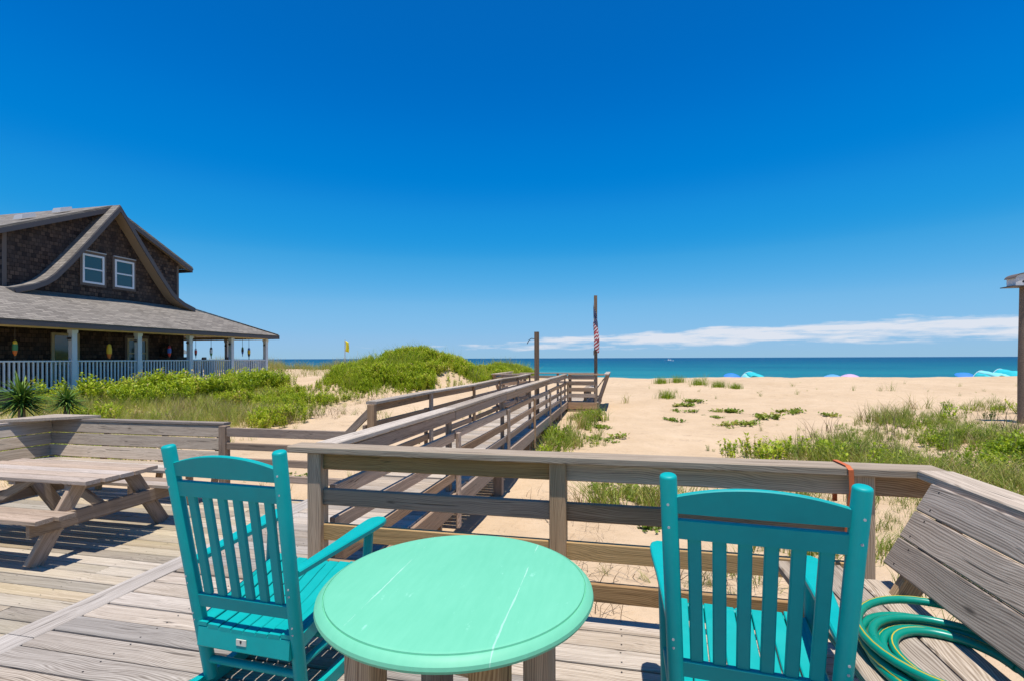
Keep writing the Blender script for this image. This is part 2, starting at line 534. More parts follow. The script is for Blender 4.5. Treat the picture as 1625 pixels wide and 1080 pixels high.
leaf_mat('shrub_leaf', [(0.0, (0.11, 0.19, 0.010)), (0.4, (0.30, 0.41, 0.014)), (0.8, (0.50, 0.56, 0.03)), (1.0, (0.46, 0.36, 0.11))], 0.36)
leaf_mat('grass_blade', [(0.0, (0.15, 0.22, 0.022)), (0.5, (0.29, 0.34, 0.05)), (0.8, (0.45, 0.40, 0.12)), (1.0, (0.50, 0.36, 0.18))], 0.3)
leaf_mat('dry_blade', [(0.0, (0.24, 0.34, 0.02)), (0.4, (0.44, 0.46, 0.07)), (0.75, (0.56, 0.42, 0.21)), (1.0, (0.34, 0.24, 0.15))], 0.2)
leaf_mat('twig', [(0.0, (0.11, 0.075, 0.045)), (1.0, (0.24, 0.17, 0.10))], 0.0, 0.9)
leaf_mat('yucca_blade', [(0.0, (0.035, 0.09, 0.015)), (0.6, (0.11, 0.21, 0.03)), (1.0, (0.30, 0.38, 0.07))], 0.1, 0.4)
leaf_mat('agave_blade', [(0.0, (0.13, 0.22, 0.03)), (0.6, (0.32, 0.36, 0.05)), (1.0, (0.46, 0.42, 0.08))], 0.25, 0.45)
leaf_mat('creeper_leaf', [(0.0, (0.10, 0.17, 0.014)), (0.6, (0.21, 0.29, 0.025)), (1.0, (0.36, 0.34, 0.06))], 0.25, 0.5)


def flag_mat():
    m, t, p, out = newmat('striped_flag')
    uv = nd(t, 'ShaderNodeUVMap')
    sp = nd(t, 'ShaderNodeSeparateXYZ')
    t.links.new(uv.outputs[0], sp.inputs[0])
    u, v = sp.outputs[0], sp.outputs[1]
    s = mth(t, 'LESS_THAN', mth(t, 'FRACT', mth(t, 'MULTIPLY', v, 6.5)), 0.5)
    c = mixc(t, s, (0.72, 0.70, 0.68), (0.40, 0.022, 0.035))
    can = mth(t, 'MULTIPLY', mth(t, 'LESS_THAN', u, 0.4), mth(t, 'GREATER_THAN', v, 0.4615))
    vo = nd(t, 'ShaderNodeTexVoronoi')
    vo.inputs['Scale'].default_value = 1.0
    vo.inputs['Randomness'].default_value = 0.0
    t.links.new(mapv(t, uv.outputs[0], (27, 17, 1)), vo.inputs['Vector'])
    st = mth(t, 'LESS_THAN', vo.outputs['Distance'], 0.17)
    c = mixc(t, can, c, mixc(t, st, (0.012, 0.018, 0.08), (0.7, 0.7, 0.7)))
    t.links.new(c, p.inputs['Base Color'])
    p.inputs['Roughness'].default_value = 0.8


flag_mat()


def tag_mat():
    m, t, p, out = newmat('maker_plate')
    p.inputs['Base Color'].default_value = (0.66, 0.62, 0.52, 1)
    p.inputs['Roughness'].default_value = 0.4


tag_mat()

# ------------------------------------------------------------------ mesh helpers
MESH = {}


def tagit(o, label=None, cat=None, group=None, kind=None):
    if label:
        o['label'] = label
    if cat:
        o['category'] = cat
    if group:
        o['group'] = group
    if kind:
        o['kind'] = kind
    return o


def empty(name, loc=(0, 0, 0), rz=0.0, label=None, cat=None, group=None, kind=None, parent=None):
    o = bpy.data.objects.new(name, None)
    o.empty_display_size = 0.2
    col.objects.link(o)
    o.location = loc
    o.rotation_euler = (0, 0, rz)
    if parent:
        o.parent = parent
    return tagit(o, label, cat, group, kind)


def link(name, me, mat=None, parent=None, mw=None, label=None, cat=None, group=None, kind=None):
    o = bpy.data.objects.new(name, me)
    col.objects.link(o)
    if mat:
        if len(me.materials) == 0:
            me.materials.append(MATS[mat])
        elif me.materials[0] != MATS[mat]:
            o.material_slots[0].link = 'OBJECT'
            o.material_slots[0].material = MATS[mat]
    if parent:
        o.parent = parent
    if mw is not None:
        o.matrix_local = mw
    return tagit(o, label, cat, group, kind)


def smooth(me, ang=38):
    me.shade_smooth()
    me.set_sharp_from_angle(angle=R(ang))


class MB:
    """collects shapes for one mesh"""

    def __init__(self):
        self.v, self.f = [], []

    def add(self, vs, fs):
        o = len(self.v)
        self.v += [tuple(x) for x in vs]
        self.f += [tuple(i + o for i in f) for f in fs]

    def box(self, x0, y0, z0, x1, y1, z1):
        self.add([(x0, y0, z0), (x1, y0, z0), (x1, y1, z0), (x0, y1, z0), (x0, y0, z1), (x1, y0, z1), (x1, y1, z1), (x0, y1, z1)],
                 [(3, 2, 1, 0), (4, 5, 6, 7), (0, 1, 5, 4), (1, 2, 6, 5), (2, 3, 7, 6), (3, 0, 4, 7)])

    def bar(self, p0, p1, w, t, up=(0, 0, 1), ch=0.0):
        """a bar from p0 to p1, w across and t along up"""
        p0, p1 = Vector(p0), Vector(p1)
        M, L = frame(p0, p1, up)
        vs, fs = barverts(L, w, t, ch)
        self.add([M @ Vector(q) for q in vs], fs)

    def tube(self, pts, rad, n=8, caps=True, rad2=None):
        pts = [Vector(p) for p in pts]
        rads = rad if isinstance(rad, (list, tuple)) else [rad] * len(pts)
        o = len(self.v)
        d = (pts[1] - pts[0]).normalized()
        a = d.orthogonal().normalized()
        for i, p in enumerate(pts):
            if i == 0:
                d = pts[1] - pts[0]
            elif i == len(pts) - 1:
                d = pts[-1] - pts[-2]
            else:
                d = pts[i + 1] - pts[i - 1]
            d.normalize()
            a = (a - d * a.dot(d)).normalized()
            b = d.cross(a)
            for k in range(n):
                q = 2 * math.pi * k / n
                self.v.append(tuple(p + (a * math.cos(q) + b * math.sin(q)) * rads[i]))
        for i in range(len(pts) - 1):
            for k in range(n):
                k2 = (k + 1) % n
                self.f.append((o + i * n + k, o + i * n + k2, o + (i + 1) * n + k2, o + (i + 1) * n + k))
        if caps:
            self.f.append(tuple(o + k for k in reversed(range(n))))
            self.f.append(tuple(o + (len(pts) - 1) * n + k for k in range(n)))

    def lathe(self, prof, n=24, c=(0, 0, 0), close=False):
        o = len(self.v)
        for (r, z) in prof:
            for k in range(n):
                q = 2 * math.pi * k / n
                self.v.append((c[0] + r * math.cos(q), c[1] + r * math.sin(q), c[2] + z))
        m = len(prof)
        for i in range(m - 1):
            for k in range(n):
                k2 = (k + 1) % n
                self.f.append((o + i * n + k, o + i * n + k2, o + (i + 1) * n + k2, o + (i + 1) * n + k))
        self.f.append(tuple(o + k for k in reversed(range(n))))
        self.f.append(tuple(o + (m - 1) * n + k for k in range(n)))

    def prism(self, poly, a, b, axis):
        """polygon given in the two other axes, extruded along axis from a to b"""
        def P(u, w, s):
            return {0: (s, u, w), 1: (u, s, w), 2: (u, w, s)}[axis]
        n = len(poly)
        vs = [P(u, w, a) for u, w in poly] + [P(u, w, b) for u, w in poly]
        fs = [tuple(range(n)), tuple(range(2 * n - 1, n - 1, -1))]
        for i in range(n):
            j = (i + 1) % n
            fs.append((i, i + n, j + n, j))
        self.add(vs, fs)

    def mesh(self, name, sm=None):
        me = bpy.data.meshes.new(name)
        me.from_pydata(self.v, [], self.f)
        me.validate()
        import bmesh
        bm = bmesh.new()
        bm.from_mesh(me)
        bmesh.ops.recalc_face_normals(bm, faces=bm.faces)
        bm.to_mesh(me)
        bm.free()
        if sm:
            smooth(me, sm)
        return me

    def build(self, name, mat, parent=None, sm=None, **kw):
        return link(name, self.mesh(name, sm), mat, parent, **kw)


def frame(p0, p1, up=(0, 0, 1)):
    x = (p1 - p0)
    L = x.length
    x = x.normalized()
    u = Vector(up)
    if abs(u.normalized().dot(x)) > 0.98:
        u = Vector((0, 1, 0))
    z = (u - x * u.dot(x)).normalized()
    y = z.cross(x)
    M = Matrix((x, y, z)).transposed().to_4x4()
    M.translation = (p0 + p1) / 2
    return M, L


def barverts(L, w, t, ch):
    """rounded-edge bar along X centred on the origin"""
    a, b = w / 2, t / 2
    if ch <= 0:
        pr = [(-a, -b), (a, -b), (a, b), (-a, b)]
    else:
        c = min(ch, a * 0.6, b * 0.6)
        pr = [(-a + c, -b), (a - c, -b), (a, -b + c), (a, b - c), (a - c, b), (-a + c, b), (-a, b - c), (-a, -b + c)]
    n = len(pr)
    vs = [(-L / 2, y, z) for y, z in pr] + [(L / 2, y, z) for y, z in pr]
    fs = [tuple(reversed(range(n))), tuple(range(n, 2 * n))]
    for i in range(n):
        j = (i + 1) % n
        fs.append((i, j, j + n, i + n))
    return vs, fs


def beam(name, p0, p1, w, t, mat, parent, up=(0, 0, 1), ch=0.005, jit=0.0, **kw):
    """one piece of lumber as an object of its own; its mesh is shared between equal pieces.
    Points are in world space; the parent is unrotated."""
    p0, p1 = Vector(p0), Vector(p1)
    if parent is not None:
        p0 = p0 - parent.location
        p1 = p1 - parent.location
        if parent.parent is not None:
            p0 = p0 - parent.parent.location
            p1 = p1 - parent.parent.location
    M, L = frame(p0, p1, up)
    key = (round(L, 2), round(w, 3), round(t, 3), round(ch, 4), mat)
    if key not in MESH:
        mb = MB()
        mb.add(*barverts(L, w, t, ch))
        me = mb.mesh('lumber')
        smooth(me, 25)
        MESH[key] = me
    if jit:
        M = M @ Matrix.Translation((0, rnd.uniform(-jit, jit), rnd.uniform(-jit, jit))) @ \
            Matrix.Rotation(rnd.uniform(-1, 1) * jit * 4, 4, 'X') @ Matrix.Rotation(rnd.uniform(-1, 1) * jit * 0.4, 4, 'Z')
    o = link(name, MESH[key], mat, parent, mw=M, **kw)
    return o


def copy_tree(o, parent=None):
    c = o.copy()
    col.objects.link(c)
    c.parent = parent
    for ch in list(o.children):
        copy_tree(ch, c)
    return c


def arr_mesh(name, V, F, tint=None):
    me = bpy.data.meshes.new(name)
    nv, nf = len(V), len(F)
    k = F.shape[1]
    me.vertices.add(nv)
    me.vertices.foreach_set('co', np.ascontiguousarray(V, dtype=np.float32).ravel())
    me.loops.add(nf * k)
    me.loops.foreach_set('vertex_index', np.ascontiguousarray(F, dtype=np.int32).ravel())
    me.polygons.add(nf)
    me.polygons.foreach_set('loop_start', np.arange(nf, dtype=np.int32) * k)
    me.update(calc_edges=True)
    if tint is not None:
        at = me.attributes.new('tint', 'FLOAT', 'POINT')
        at.data.foreach_set('value', np.ascontiguousarray(tint, dtype=np.float32))
    return me


# ------------------------------------------------------------------ terrain
LAT = rng.random((256, 256))


def vnoise(x, y, f, o=0):
    x = np.asarray(x) * f + 37.3 + o * 17.1
    y = np.asarray(y) * f + 91.7 + o * 29.3
    xi, yi = np.floor(x).astype(int), np.floor(y).astype(int)
    u, w = x - xi, y - yi
    u, w = u * u * (3 - 2 * u), w * w * (3 - 2 * w)
    g = lambda a, b: LAT[a % 256, b % 256]
    return (g(xi, yi) * (1 - u) + g(xi + 1, yi) * u) * (1 - w) + (g(xi, yi + 1) * (1 - u) + g(xi + 1, yi + 1) * u) * w


def fbm(x, y, f, n=4, o=0):
    s, a, tot = 0, 1.0, 0
    for i in range(n):
        s = s + a * vnoise(x, y, f * 2 ** i, o + i)
        tot += a
        a *= 0.5
    return s / tot


def sstep(a, b, x):
    q = np.clip((np.asarray(x) - a) / (b - a), 0, 1)
    return q * q * (3 - 2 * q)


def dune_a(x, y):
    return np.exp(-(((x + 10.0) / 2.95) ** 2 + ((y - 22.6) / 3.4) ** 2))


def dune_b(x, y):
    return np.exp(-(((x + 7.6) / 1.9) ** 2 + ((y - 31.0) / 2.6) ** 2))


def ground(x, y):
    x, y = np.asarray(x, float), np.asarray(y, float)
    z = np.interp(y, [-60, 3, 7.5, 16.5, 25, 33, 36, 40, 50, 64, 82, 130], [-0.6, -0.62, -0.68, -0.34, -0.12, 0.06, 0.0, -0.6, -2.15, -3.6, -5.2, -9])
    z = z + 0.012 * np.clip(x, 0, 30) * np.exp(-((y - 31) / 9) ** 2)
    z = z + 1.72 * dune_a(x, y) + 0.62 * dune_b(x, y)
    z = z + 0.62 * np.exp(-((y - 37) / 6.0) ** 2) * sstep(-9, -16, x)
    z = z + 0.34 * sstep(-10, -16.5, x) * sstep(3, 9, y) * sstep(34, 26, y)
    z = z - 0.28 * sstep(-2.4, -3.4, x) * sstep(-11, -9, x) * sstep(8.0, 6.3, y)
    dk = sstep(-2.5, -1.5, x) * sstep(3.0, 2.0, x) * sstep(5, 3.4, y)
    amp = 0.16 * sstep(-40, -10, y) * (1 - 0.7 * dk)
    wk = sstep(-4.6, -3.4, x) * sstep(-0.6, -1.6, x) * sstep(20, 17, y)
    amp = amp * (1 - 0.6 * wk) * (1 - 0.8 * sstep(60, 75, y))
    z = z + amp * (fbm(x, y, 0.35, 4) - 0.5) * 1.6 + amp * 0.35 * (fbm(x, y, 1.7, 3, 5) - 0.5)
    return z


def build_ground():
    def axis(lo, hi, dlo, dhi, fine, grow):
        a = list(np.arange(lo, hi + 1e-6, fine))
        s = fine
        while a[-1] < dhi:
            s *= grow
            a.append(a[-1] + s)
        s = fine
        while a[0] > dlo:
            s *= grow
            a.insert(0, a[0] - s)
        return np.array(a)
    xs = axis(-20, 16, -900, 900, 0.17, 1.12)
    ys = axis(2.0, 37, -120, 130, 0.17, 1.12)
    X, Y = np.meshgrid(xs, ys)
    Z = ground(X, Y)
    V = np.stack([X.ravel(), Y.ravel(), Z.ravel()], 1)
    nx, ny = len(xs), len(ys)
    i = (np.arange(ny - 1)[:, None] * nx + np.arange(nx - 1)[None]).ravel()
    F = np.stack([i, i + 1, i + 1 + nx, i + nx], 1)
    me = arr_mesh('sand_ground', V, F)
    me.shade_smooth()
    link('sand_ground', me, 'sand', kind='structure', label='pale beach sand sloping over low dunes to the sea')
    # the sea
    mb = MB()
    SY = 66.0
    mb.add([(-60000, SY, -4.3), (60000, SY, -4.3), (60000, 60000, -4.3), (-60000, 60000, -4.3)], [(0, 1, 2, 3)])
    mb.build('sea', 'sea_water', kind='structure', label='blue green ocean reaching to the horizon')


build_ground()

# ------------------------------------------------------------------ decks and boardwalk
LOW = -0.40
PITCH = 0.1455
BW = 0.1335
BT = 0.036
upper_deck = empty('upper_deck', (-0.8, 0.5, 0), kind='structure', label='raised upper deck of grey weathered planks')
lower_deck = empty('lower_deck', (-5.6, 2, LOW), kind='structure', label='lower deck of tan weathered planks')
boardwalk = empty('boardwalk', (-2.4, 9, 0), kind='structure', label='plank boardwalk running out towards the beach')


def nail_part(pts, parent):
    mb = MB()
    for (x, y, z) in pts:
        vs = [(x + 0.0045 * math.cos(q * math.pi / 3), y + 0.0045 * math.sin(q * math.pi / 3), z + 0.0012) for q in range(6)]
        mb.add([Vector(p) - parent.location for p in vs], [tuple(range(6))])
    return mb.build('nail_heads', 'rust_nail', parent, kind='stuff')


def deck_run(parent, x0, x1, y0, y1, z, mat, joists, splits=None, nails=True):
    y = y1 - PITCH / 2
    pts = []
    while y > y0:
        xs = [x0, x1]
        if splits:
            s = rnd.choice(splits)
            if s:
                xs = [x0, s, x1]
        for a, b in zip(xs[:-1], xs[1:]):
            beam('plank', (a + 0.002, y, z - BT / 2), (b - 0.002, y, z - BT / 2), BW, BT, mat, parent, ch=0.006, jit=0.0016)
        if nails:
            for j in joists:
                for s in (-0.04, 0.04):
                    pts.append((j + rnd.uniform(-0.008, 0.008), y + s + rnd.uniform(-0.006, 0.006), z + 0.002))
        y -= PITCH
    if nails:
        nail_part(pts, parent)


deck_run(upper_deck, -2.935, 1.56, -1.7, 2.775, 0.0, 'deck_wood', [-2.4, -1.8, -1.2, -0.6, 0.0, 0.6, 1.2], [None, None, 0.0, -1.2])
beam('edge_plank', (-3.03, -1.7, -0.017), (-3.03, 1.96, -0.017), 0.185, BT, 'deck_wood', upper_deck)
beam('edge_plank', (-3.03, 1.965, -0.017), (-3.03, 5.53, -0.017), 0.185, BT, 'deck_wood', upper_deck)
for x in (-2.95, -1.8, -0.6, 0.6, 1.45):
    beam('joist', (x, -1.7, -0.135), (x, 2.74, -0.135), 0.038, 0.18, 'pile_wood', upper_deck)
beam('rim_board', (-3.07, 2.755, -0.14), (1.56, 2.755, -0.14), 0.038, 0.19, 'rail_wood', upper_deck)
beam('rim_board', (-3.075, -1.7, -0.19), (-3.075, 5.55, -0.19), 0.03, 0.30, 'rail_wood', upper_deck)
beam('rim_board', (1.54, -1.7, -0.14), (1.54, 2.72, -0.14), 0.038, 0.19, 'rail_wood', upper_deck)
for x in (-0.335, 1.2):
    for y in (2.5,):
        beam('pile', (x, y, -1.1), (x, y, -0.24), 0.14, 0.14, 'pile_wood', upper_deck)

deck_run(lower_deck, -8.25, -3.09, -1.7, 5.72, LOW, 'old_deck_wood', [-8.0, -7.4, -6.8, -6.2, -5.6, -5.0, -4.4, -3.8, -3.25], [None, -5.6, -6.8, -4.4])
for x in (-8.1, -6.6, -5.0, -3.3):
    beam('joist', (x, -1.7, LOW - 0.13), (x, 5.68, LOW - 0.13), 0.038, 0.18, 'pile_wood', lower_deck)
beam('rim_board', (-8.25, 5.70, LOW - 0.135), (-3.12, 5.70, LOW - 0.135), 0.038, 0.19, 'rail_wood', lower_deck)

WX0, WX1 = -3.05, -1.76
deck_run(boardwalk, -2.935, WX1, 2.80, 5.55, 0.0, 'deck_wood', [-2.85, -2.4, -1.86])
deck_run(boardwalk, WX0, WX1, 5.6, 16.4, 0.0, 'deck_wood', [-2.95, -2.4, -1.86])
deck_run(boardwalk, -4.0, -0.72, 16.4, 19.3, 0.0, 'deck_wood', [-3.8, -2.4, -0.85], nails=False)
WALK_Y = [2.70, 5.08, 7.55, 9.95, 12.25, 14.5, 16.4]
for a, b in zip(WALK_Y[:-1], WALK_Y[1:]):
    for x in (WX1 + 0.022, WX0 - 0.022):
        if x < -2 and a < 5:
            continue
        beam('rim_board', (x, a + 0.01, -0.12), (x, b - 0.01, -0.12), 0.038, 0.20, 'walk_rail_wood', boardwalk, jit=0.004)
for y in (4.6, 7.45, 9.8, 12.1, 14.4, 16.6, 19.0):
    xs = (WX1 - 0.09, WX0 + 0.09) if y < 16 else (-0.9, -3.85, -2.4)
    for x in xs:
        g = float(ground(x, y)) - 0.35
        beam('pile', (x, y, g), (x, y, -0.05), 0.135, 0.135, 'pile_wood', boardwalk, up=(0, 1, 0))
    beam('cross_beam', (min(xs) - 0.1, y + 0.09, -0.33), (max(xs) + 0.1, y + 0.09, -0.33), 0.04, 0.19, 'pile_wood', boardwalk)
for (a, b) in (((-4.0, 16.42), (-1.74, 16.42)), ((-0.74, 16.42), (-0.74, 19.3)), ((-4.02, 16.42), (-4.02, 19.3)), ((-4.0, 19.32), (-0.74, 19.32))):
    beam('rim_board', (*a, -0.12), (*b, -0.12), 0.038, 0.20, 'walk_rail_wood', boardwalk)
beam('rim_board', (-1.70, 16.375, -0.13), (-0.76, 16.375, -0.13), 0.038, 0.22, 'walk_rail_wood', boardwalk)
beam('rim_board', (-1.70, 16.38, -0.34), (-0.80, 16.38, -0.34), 0.038, 0.17, 'walk_rail_wood', boardwalk)

# ------------------------------------------------------------------ railings
FY = 2.70
CAPZ = 0.862
RAILZ = (0.59, 0.38, 0.168)
front = empty('deck_railing', (-0.2, FY, 0), label='brown wooden railing across the deck behind the mint table', cat='railing')
beam('cap_board', (-1.955, FY - 0.005, CAPZ + 0.019), (1.45, FY - 0.005, CAPZ + 0.019), 0.145, 0.04, 'cap_wood', front, ch=0.006)
for x in (-1.80, -0.335, 1.125):
    beam('post', (x, FY, -0.25), (x, FY, CAPZ - 0.001), 0.09, 0.09, 'rail_wood', front, up=(0, 1, 0), ch=0.006)
SEG = [(-1.754, -0.382), (-0.288, 1.078), (1.172, 1.47)]
for a, b in SEG:
    beam('top_rail', (a, FY + 0.005, CAPZ - 0.053), (b, FY + 0.005, CAPZ - 0.053), 0.038, 0.10, 'rail_wood', front, ch=0.004)
    if b < 1.3:
        for z in RAILZ:
            beam('rail', (a, FY + 0.005, z), (b, FY + 0.005, z), 0.038, 0.096, 'rail_wood', front, ch=0.004, jit=0.002)

walk_r = empty('boardwalk_railing', (-1.80, 9.5, 0), label='long wooden railing along the near right side of the boardwalk', cat='railing', group='boardwalk railings')
walk_l = empty('boardwalk_railing', (-3.0, 11, 0), label='wooden railing along the far left side of the boardwalk', cat='railing', group='boardwalk railings')


def walk_rail(root, X, ys, side, first_cap):
    dz = [0.0] + [rnd.uniform(-0.014, 0.014) for _ in ys[1:]]
    for i, y in enumerate(ys):
        if i or side < 0:
            beam('post', (X - side * 0.012, y, 0.002), (X - side * 0.012, y, CAPZ + dz[i] - 0.002), 0.088, 0.045 if i else 0.09, 'walk_rail_wood', root, up=(1, 0, 0), ch=0.006)
            yo = y + (0.06 if side > 0 else 0)
            beam('outer_post', (X + side * 0.078, yo, -0.40), (X + side * 0.078, yo, 0.60 + rnd.uniform(-0.03, 0.03)), 0.088, 0.04, 'walk_rail_wood', root, up=(1, 0, 0), ch=0.012)
    for i in range(len(ys) - 1):
        a, b = ys[i], ys[i + 1]
        a2 = a + (0.075 if i == 0 and side > 0 else 0.0)
        za, zb = CAPZ + dz[i] + 0.019, CAPZ + dz[i + 1] + 0.019
        beam('cap_board', (X, a2 + 0.002, za), (X, b - 0.002, zb), 0.14, 0.038, 'cap_wood', root, ch=0.006)
        beam('top_rail', (X + side * 0.036, a2 + 0.05, za - 0.075), (X + side * 0.036, b + 0.03, zb - 0.075), 0.036, 0.10, 'walk_rail_wood', root, ch=0.004)
        for z in RAILZ:
            s0, s1 = rnd.uniform(-0.012, 0.012), rnd.uniform(-0.012, 0.012)
            beam('rail', (X + side * 0.036, a2 + 0.02, z + s0), (X + side * 0.036, b, z + s1), 0.036, 0.094, 'walk_rail_wood', root, ch=0.004)


walk_rail(walk_r, -1.80, WALK_Y, 1, 0)
walk_rail(walk_l, -3.0, [5.6] + WALK_Y[2:], -1, 0)
beam('brace', (-3.02, 5.62, 0.78), (-3.42, 5.62, 0.40), 0.038, 0.088, 'walk_rail_wood', walk_l, up=(0, 0, 1))

# the lower deck's far railing, between the corner bench and the boardwalk
low_rail = empty('deck_railing', (-4.1, 5.62, LOW), label='low grey railing between the corner bench and the boardwalk', cat='railing')
for z in (0.46, 0.28, 0.08, -0.12):
    beam('rail', (-5.08, 5.62, z), (-3.06, 5.62, z), 0.04, 0.115 if z > 0.4 else 0.09, 'walk_rail_wood', low_rail, jit=0.003)
beam('post', (-5.14, 5.63, LOW - 0.1), (-5.14, 5.63, 0.54), 0.10, 0.10, 'walk_rail_wood', low_rail, up=(0, 1, 0))

# tall bare post with a hook, carries no lamp
tall = empty('hook_post', (-1.86, 11.35, 0), label='tall bare wooden post with a wire hook rising from the boardwalk', cat='post')
beam('post', (-1.90, 11.35, -0.3), (-1.90, 11.35, 2.02), 0.10, 0.10, 'post_wood', tall, up=(0, 1, 0))
mb = MB()
mb.tube([Vector(p) - tall.location for p in ((-1.95, 11.33, 1.86), (-2.02, 11.33, 1.87), (-2.08, 11.33, 1.83), (-2.12, 11.33, 1.75))], 0.009, 6)
mb.build('hook', 'dark_metal', tall, 50)

# ------------------------------------------------------------------ end platform: side rails and flared benches


def flared_bench(x_in, x_top, y0, y1, sgn, label):
    root = empty('platform_bench', ((x_in + x_top) / 2, (y0 + y1) / 2, 0), label=label, cat='bench', group='platform benches')
    beam('cap_board', (x_top, y0 - 0.1, CAPZ + 0.02), (x_top, y1 + 0.1, CAPZ + 0.02), 0.16, 0.038, 'cap_wood', root)
    for k in range(4):
        f = (0.18 + 0.235 * k)
        xx = x_in + (x_top - x_in) * f
        beam('back_slat', (xx, y0, 0.40 + 0.45 * f), (xx, y1, 0.40 + 0.45 * f), 0.036, 0.10, 'walk_rail_wood', root, up=(x_top - x_in, 0, 0.45))
    for y in (y0 + 0.03, (y0 + y1) / 2, y1 - 0.03):
        beam('back_post', (x_in + sgn * 0.02, y, -0.15), (x_top + sgn * 0.03, y, CAPZ), 0.04, 0.10, 'walk_rail_wood', root, up=(1, 0, 0))
        beam('seat_leg', (x_in - sgn * 0.36, y, 0.0), (x_in - sgn * 0.36, y, 0.39), 0.04, 0.09, 'walk_rail_wood', root, up=(1, 0, 0))
    for k in range(3):
        xx = x_in - sgn * (0.07 + 0.145 * k)
        beam('seat_plank', (xx, y0, 0.41), (xx, y1, 0.41), 0.14, 0.036, 'cap_wood', root)


flared_bench(-0.80, -0.47, 16.55, 19.2, 1, 'grey slatted bench on the right end of the boardwalk platform')
flared_bench(-3.92, -4.25, 16.55, 19.2, -1, 'slatted bench on the left end of the boardwalk platform')


def platform_rail(xa, xb, xcap, y, label):
    root = empty('platform_railing', ((xa + xb) / 2, y, 0), label=label, cat='railing', group='platform railings')
    beam('cap_board', (xa, y, CAPZ + 0.021), (xcap, y, CAPZ + 0.021), 0.20, 0.045, 'walk_rail_wood', root)
    for x in (xa + (0.06 if xb > xa else -0.06), xb):
        beam('post', (x, y, -0.45), (x, y, CAPZ), 0.09, 0.09, 'walk_rail_wood', root, up=(0, 1, 0))
    for z in (0.785, 0.60, 0.40, 0.20):
        beam('rail', (xa, y - 0.065, z), (xb, y - 0.065, z), 0.036, 0.125, 'walk_rail_wood', root, jit=0.006)


platform_rail(-1.70, -0.82, -0.55, 16.42, 'short railing joining the boardwalk to the right platform bench')
platform_rail(-3.10, -3.90, -4.16, 16.42, 'short railing joining the boardwalk to the left platform bench')
sea_rail = empty('platform_railing', (-3.1, 19.25, 0), label='low railing on the sea side of the platform', cat='railing', group='platform railings')
beam('cap_board', (-3.9, 19.27, CAPZ - 0.02), (-0.85, 19.27, CAPZ - 0.02), 0.12, 0.036, 'walk_rail_wood', sea_rail)
for x in (-3.85, -2.4, -0.95):
    beam('post', (x, 19.27, -0.4), (x, 19.27, CAPZ - 0.04), 0.09, 0.09, 'walk_rail_wood', sea_rail, up=(0, 1, 0))
for z in (0.70, 0.50):
    beam('rail', (-3.9, 19.2, z), (-0.9, 19.2, z), 0.036, 0.09, 'walk_rail_wood', sea_rail)

# flag post and limp flag
fp = empty('flag_post', (-0.86, 17.6, 0), label='tall wooden post standing at the right platform bench', cat='post')
beam('post', (-0.86, 17.6, -0.6), (-0.86, 17.6, 3.58), 0.11, 0.11, 'post_wood', fp, up=(0, 1, 0))
beam('cleat', (-0.925, 17.56, 1.52), (-0.925, 17.56, 1.68), 0.03, 0.05, 'steel', fp, up=(0, 1, 0))


def limp_flag():
    nu, nv = 60, 26
    V, UV = [], []
    for j in range(nv + 1):
        v = j / nv
        for i in range(nu + 1):
            u = i / nu
            hz = 0.82 * v                               # height along the hoist
            w = min(1.0, u * 3.2)
            drop = 1.12 * u ** 0.92
            z = 3.34 - 0.82 + hz * (1 - 0.55 * w) - drop * (1 - 0.12 * v) + 0.36 * w * (0.5)
            ph = u * 15 + v * 4.5
            fold = (0.02 + 0.10 * w) * (0.65 + 0.5 * u)
            x = -0.93 + 0.07 * w + 0.045 * u + fold * math.sin(ph) * 0.7 + 0.05 * w * (v - 0.5) * math.cos(u * 6)
            y = 17.51 - 0.03 * w + fold * math.cos(ph * 0.9 + 0.7) * 0.75 - 0.05 * w * v
            V.append((x, y, z))
            UV.append((u, v))
    F = [(j * (nu + 1) + i, j * (nu + 1) + i + 1, (j + 1) * (nu + 1) + i + 1, (j + 1) * (nu + 1) + i) for j in range(nv) for i in range(nu)]
    base = Vector((-0.93, 17.51, 1.9))
    me = bpy.data.meshes.new('flag')
    me.from_pydata([Vector(p) - base for p in V], [], F)
    ul = me.uv_layers.new(name='UVMap')
    for lp in me.loops:
        ul.data[lp.index].uv = UV[lp.vertex_index]
    me.shade_smooth()
    o = link('national_flag', me, 'striped_flag', label='limp red and white striped flag hanging from the tall post', cat='flag')
    o.location = base
    md = o.modifiers.new('thickness', 'SOLIDIFY')
    md.thickness = 0.003


limp_flag()

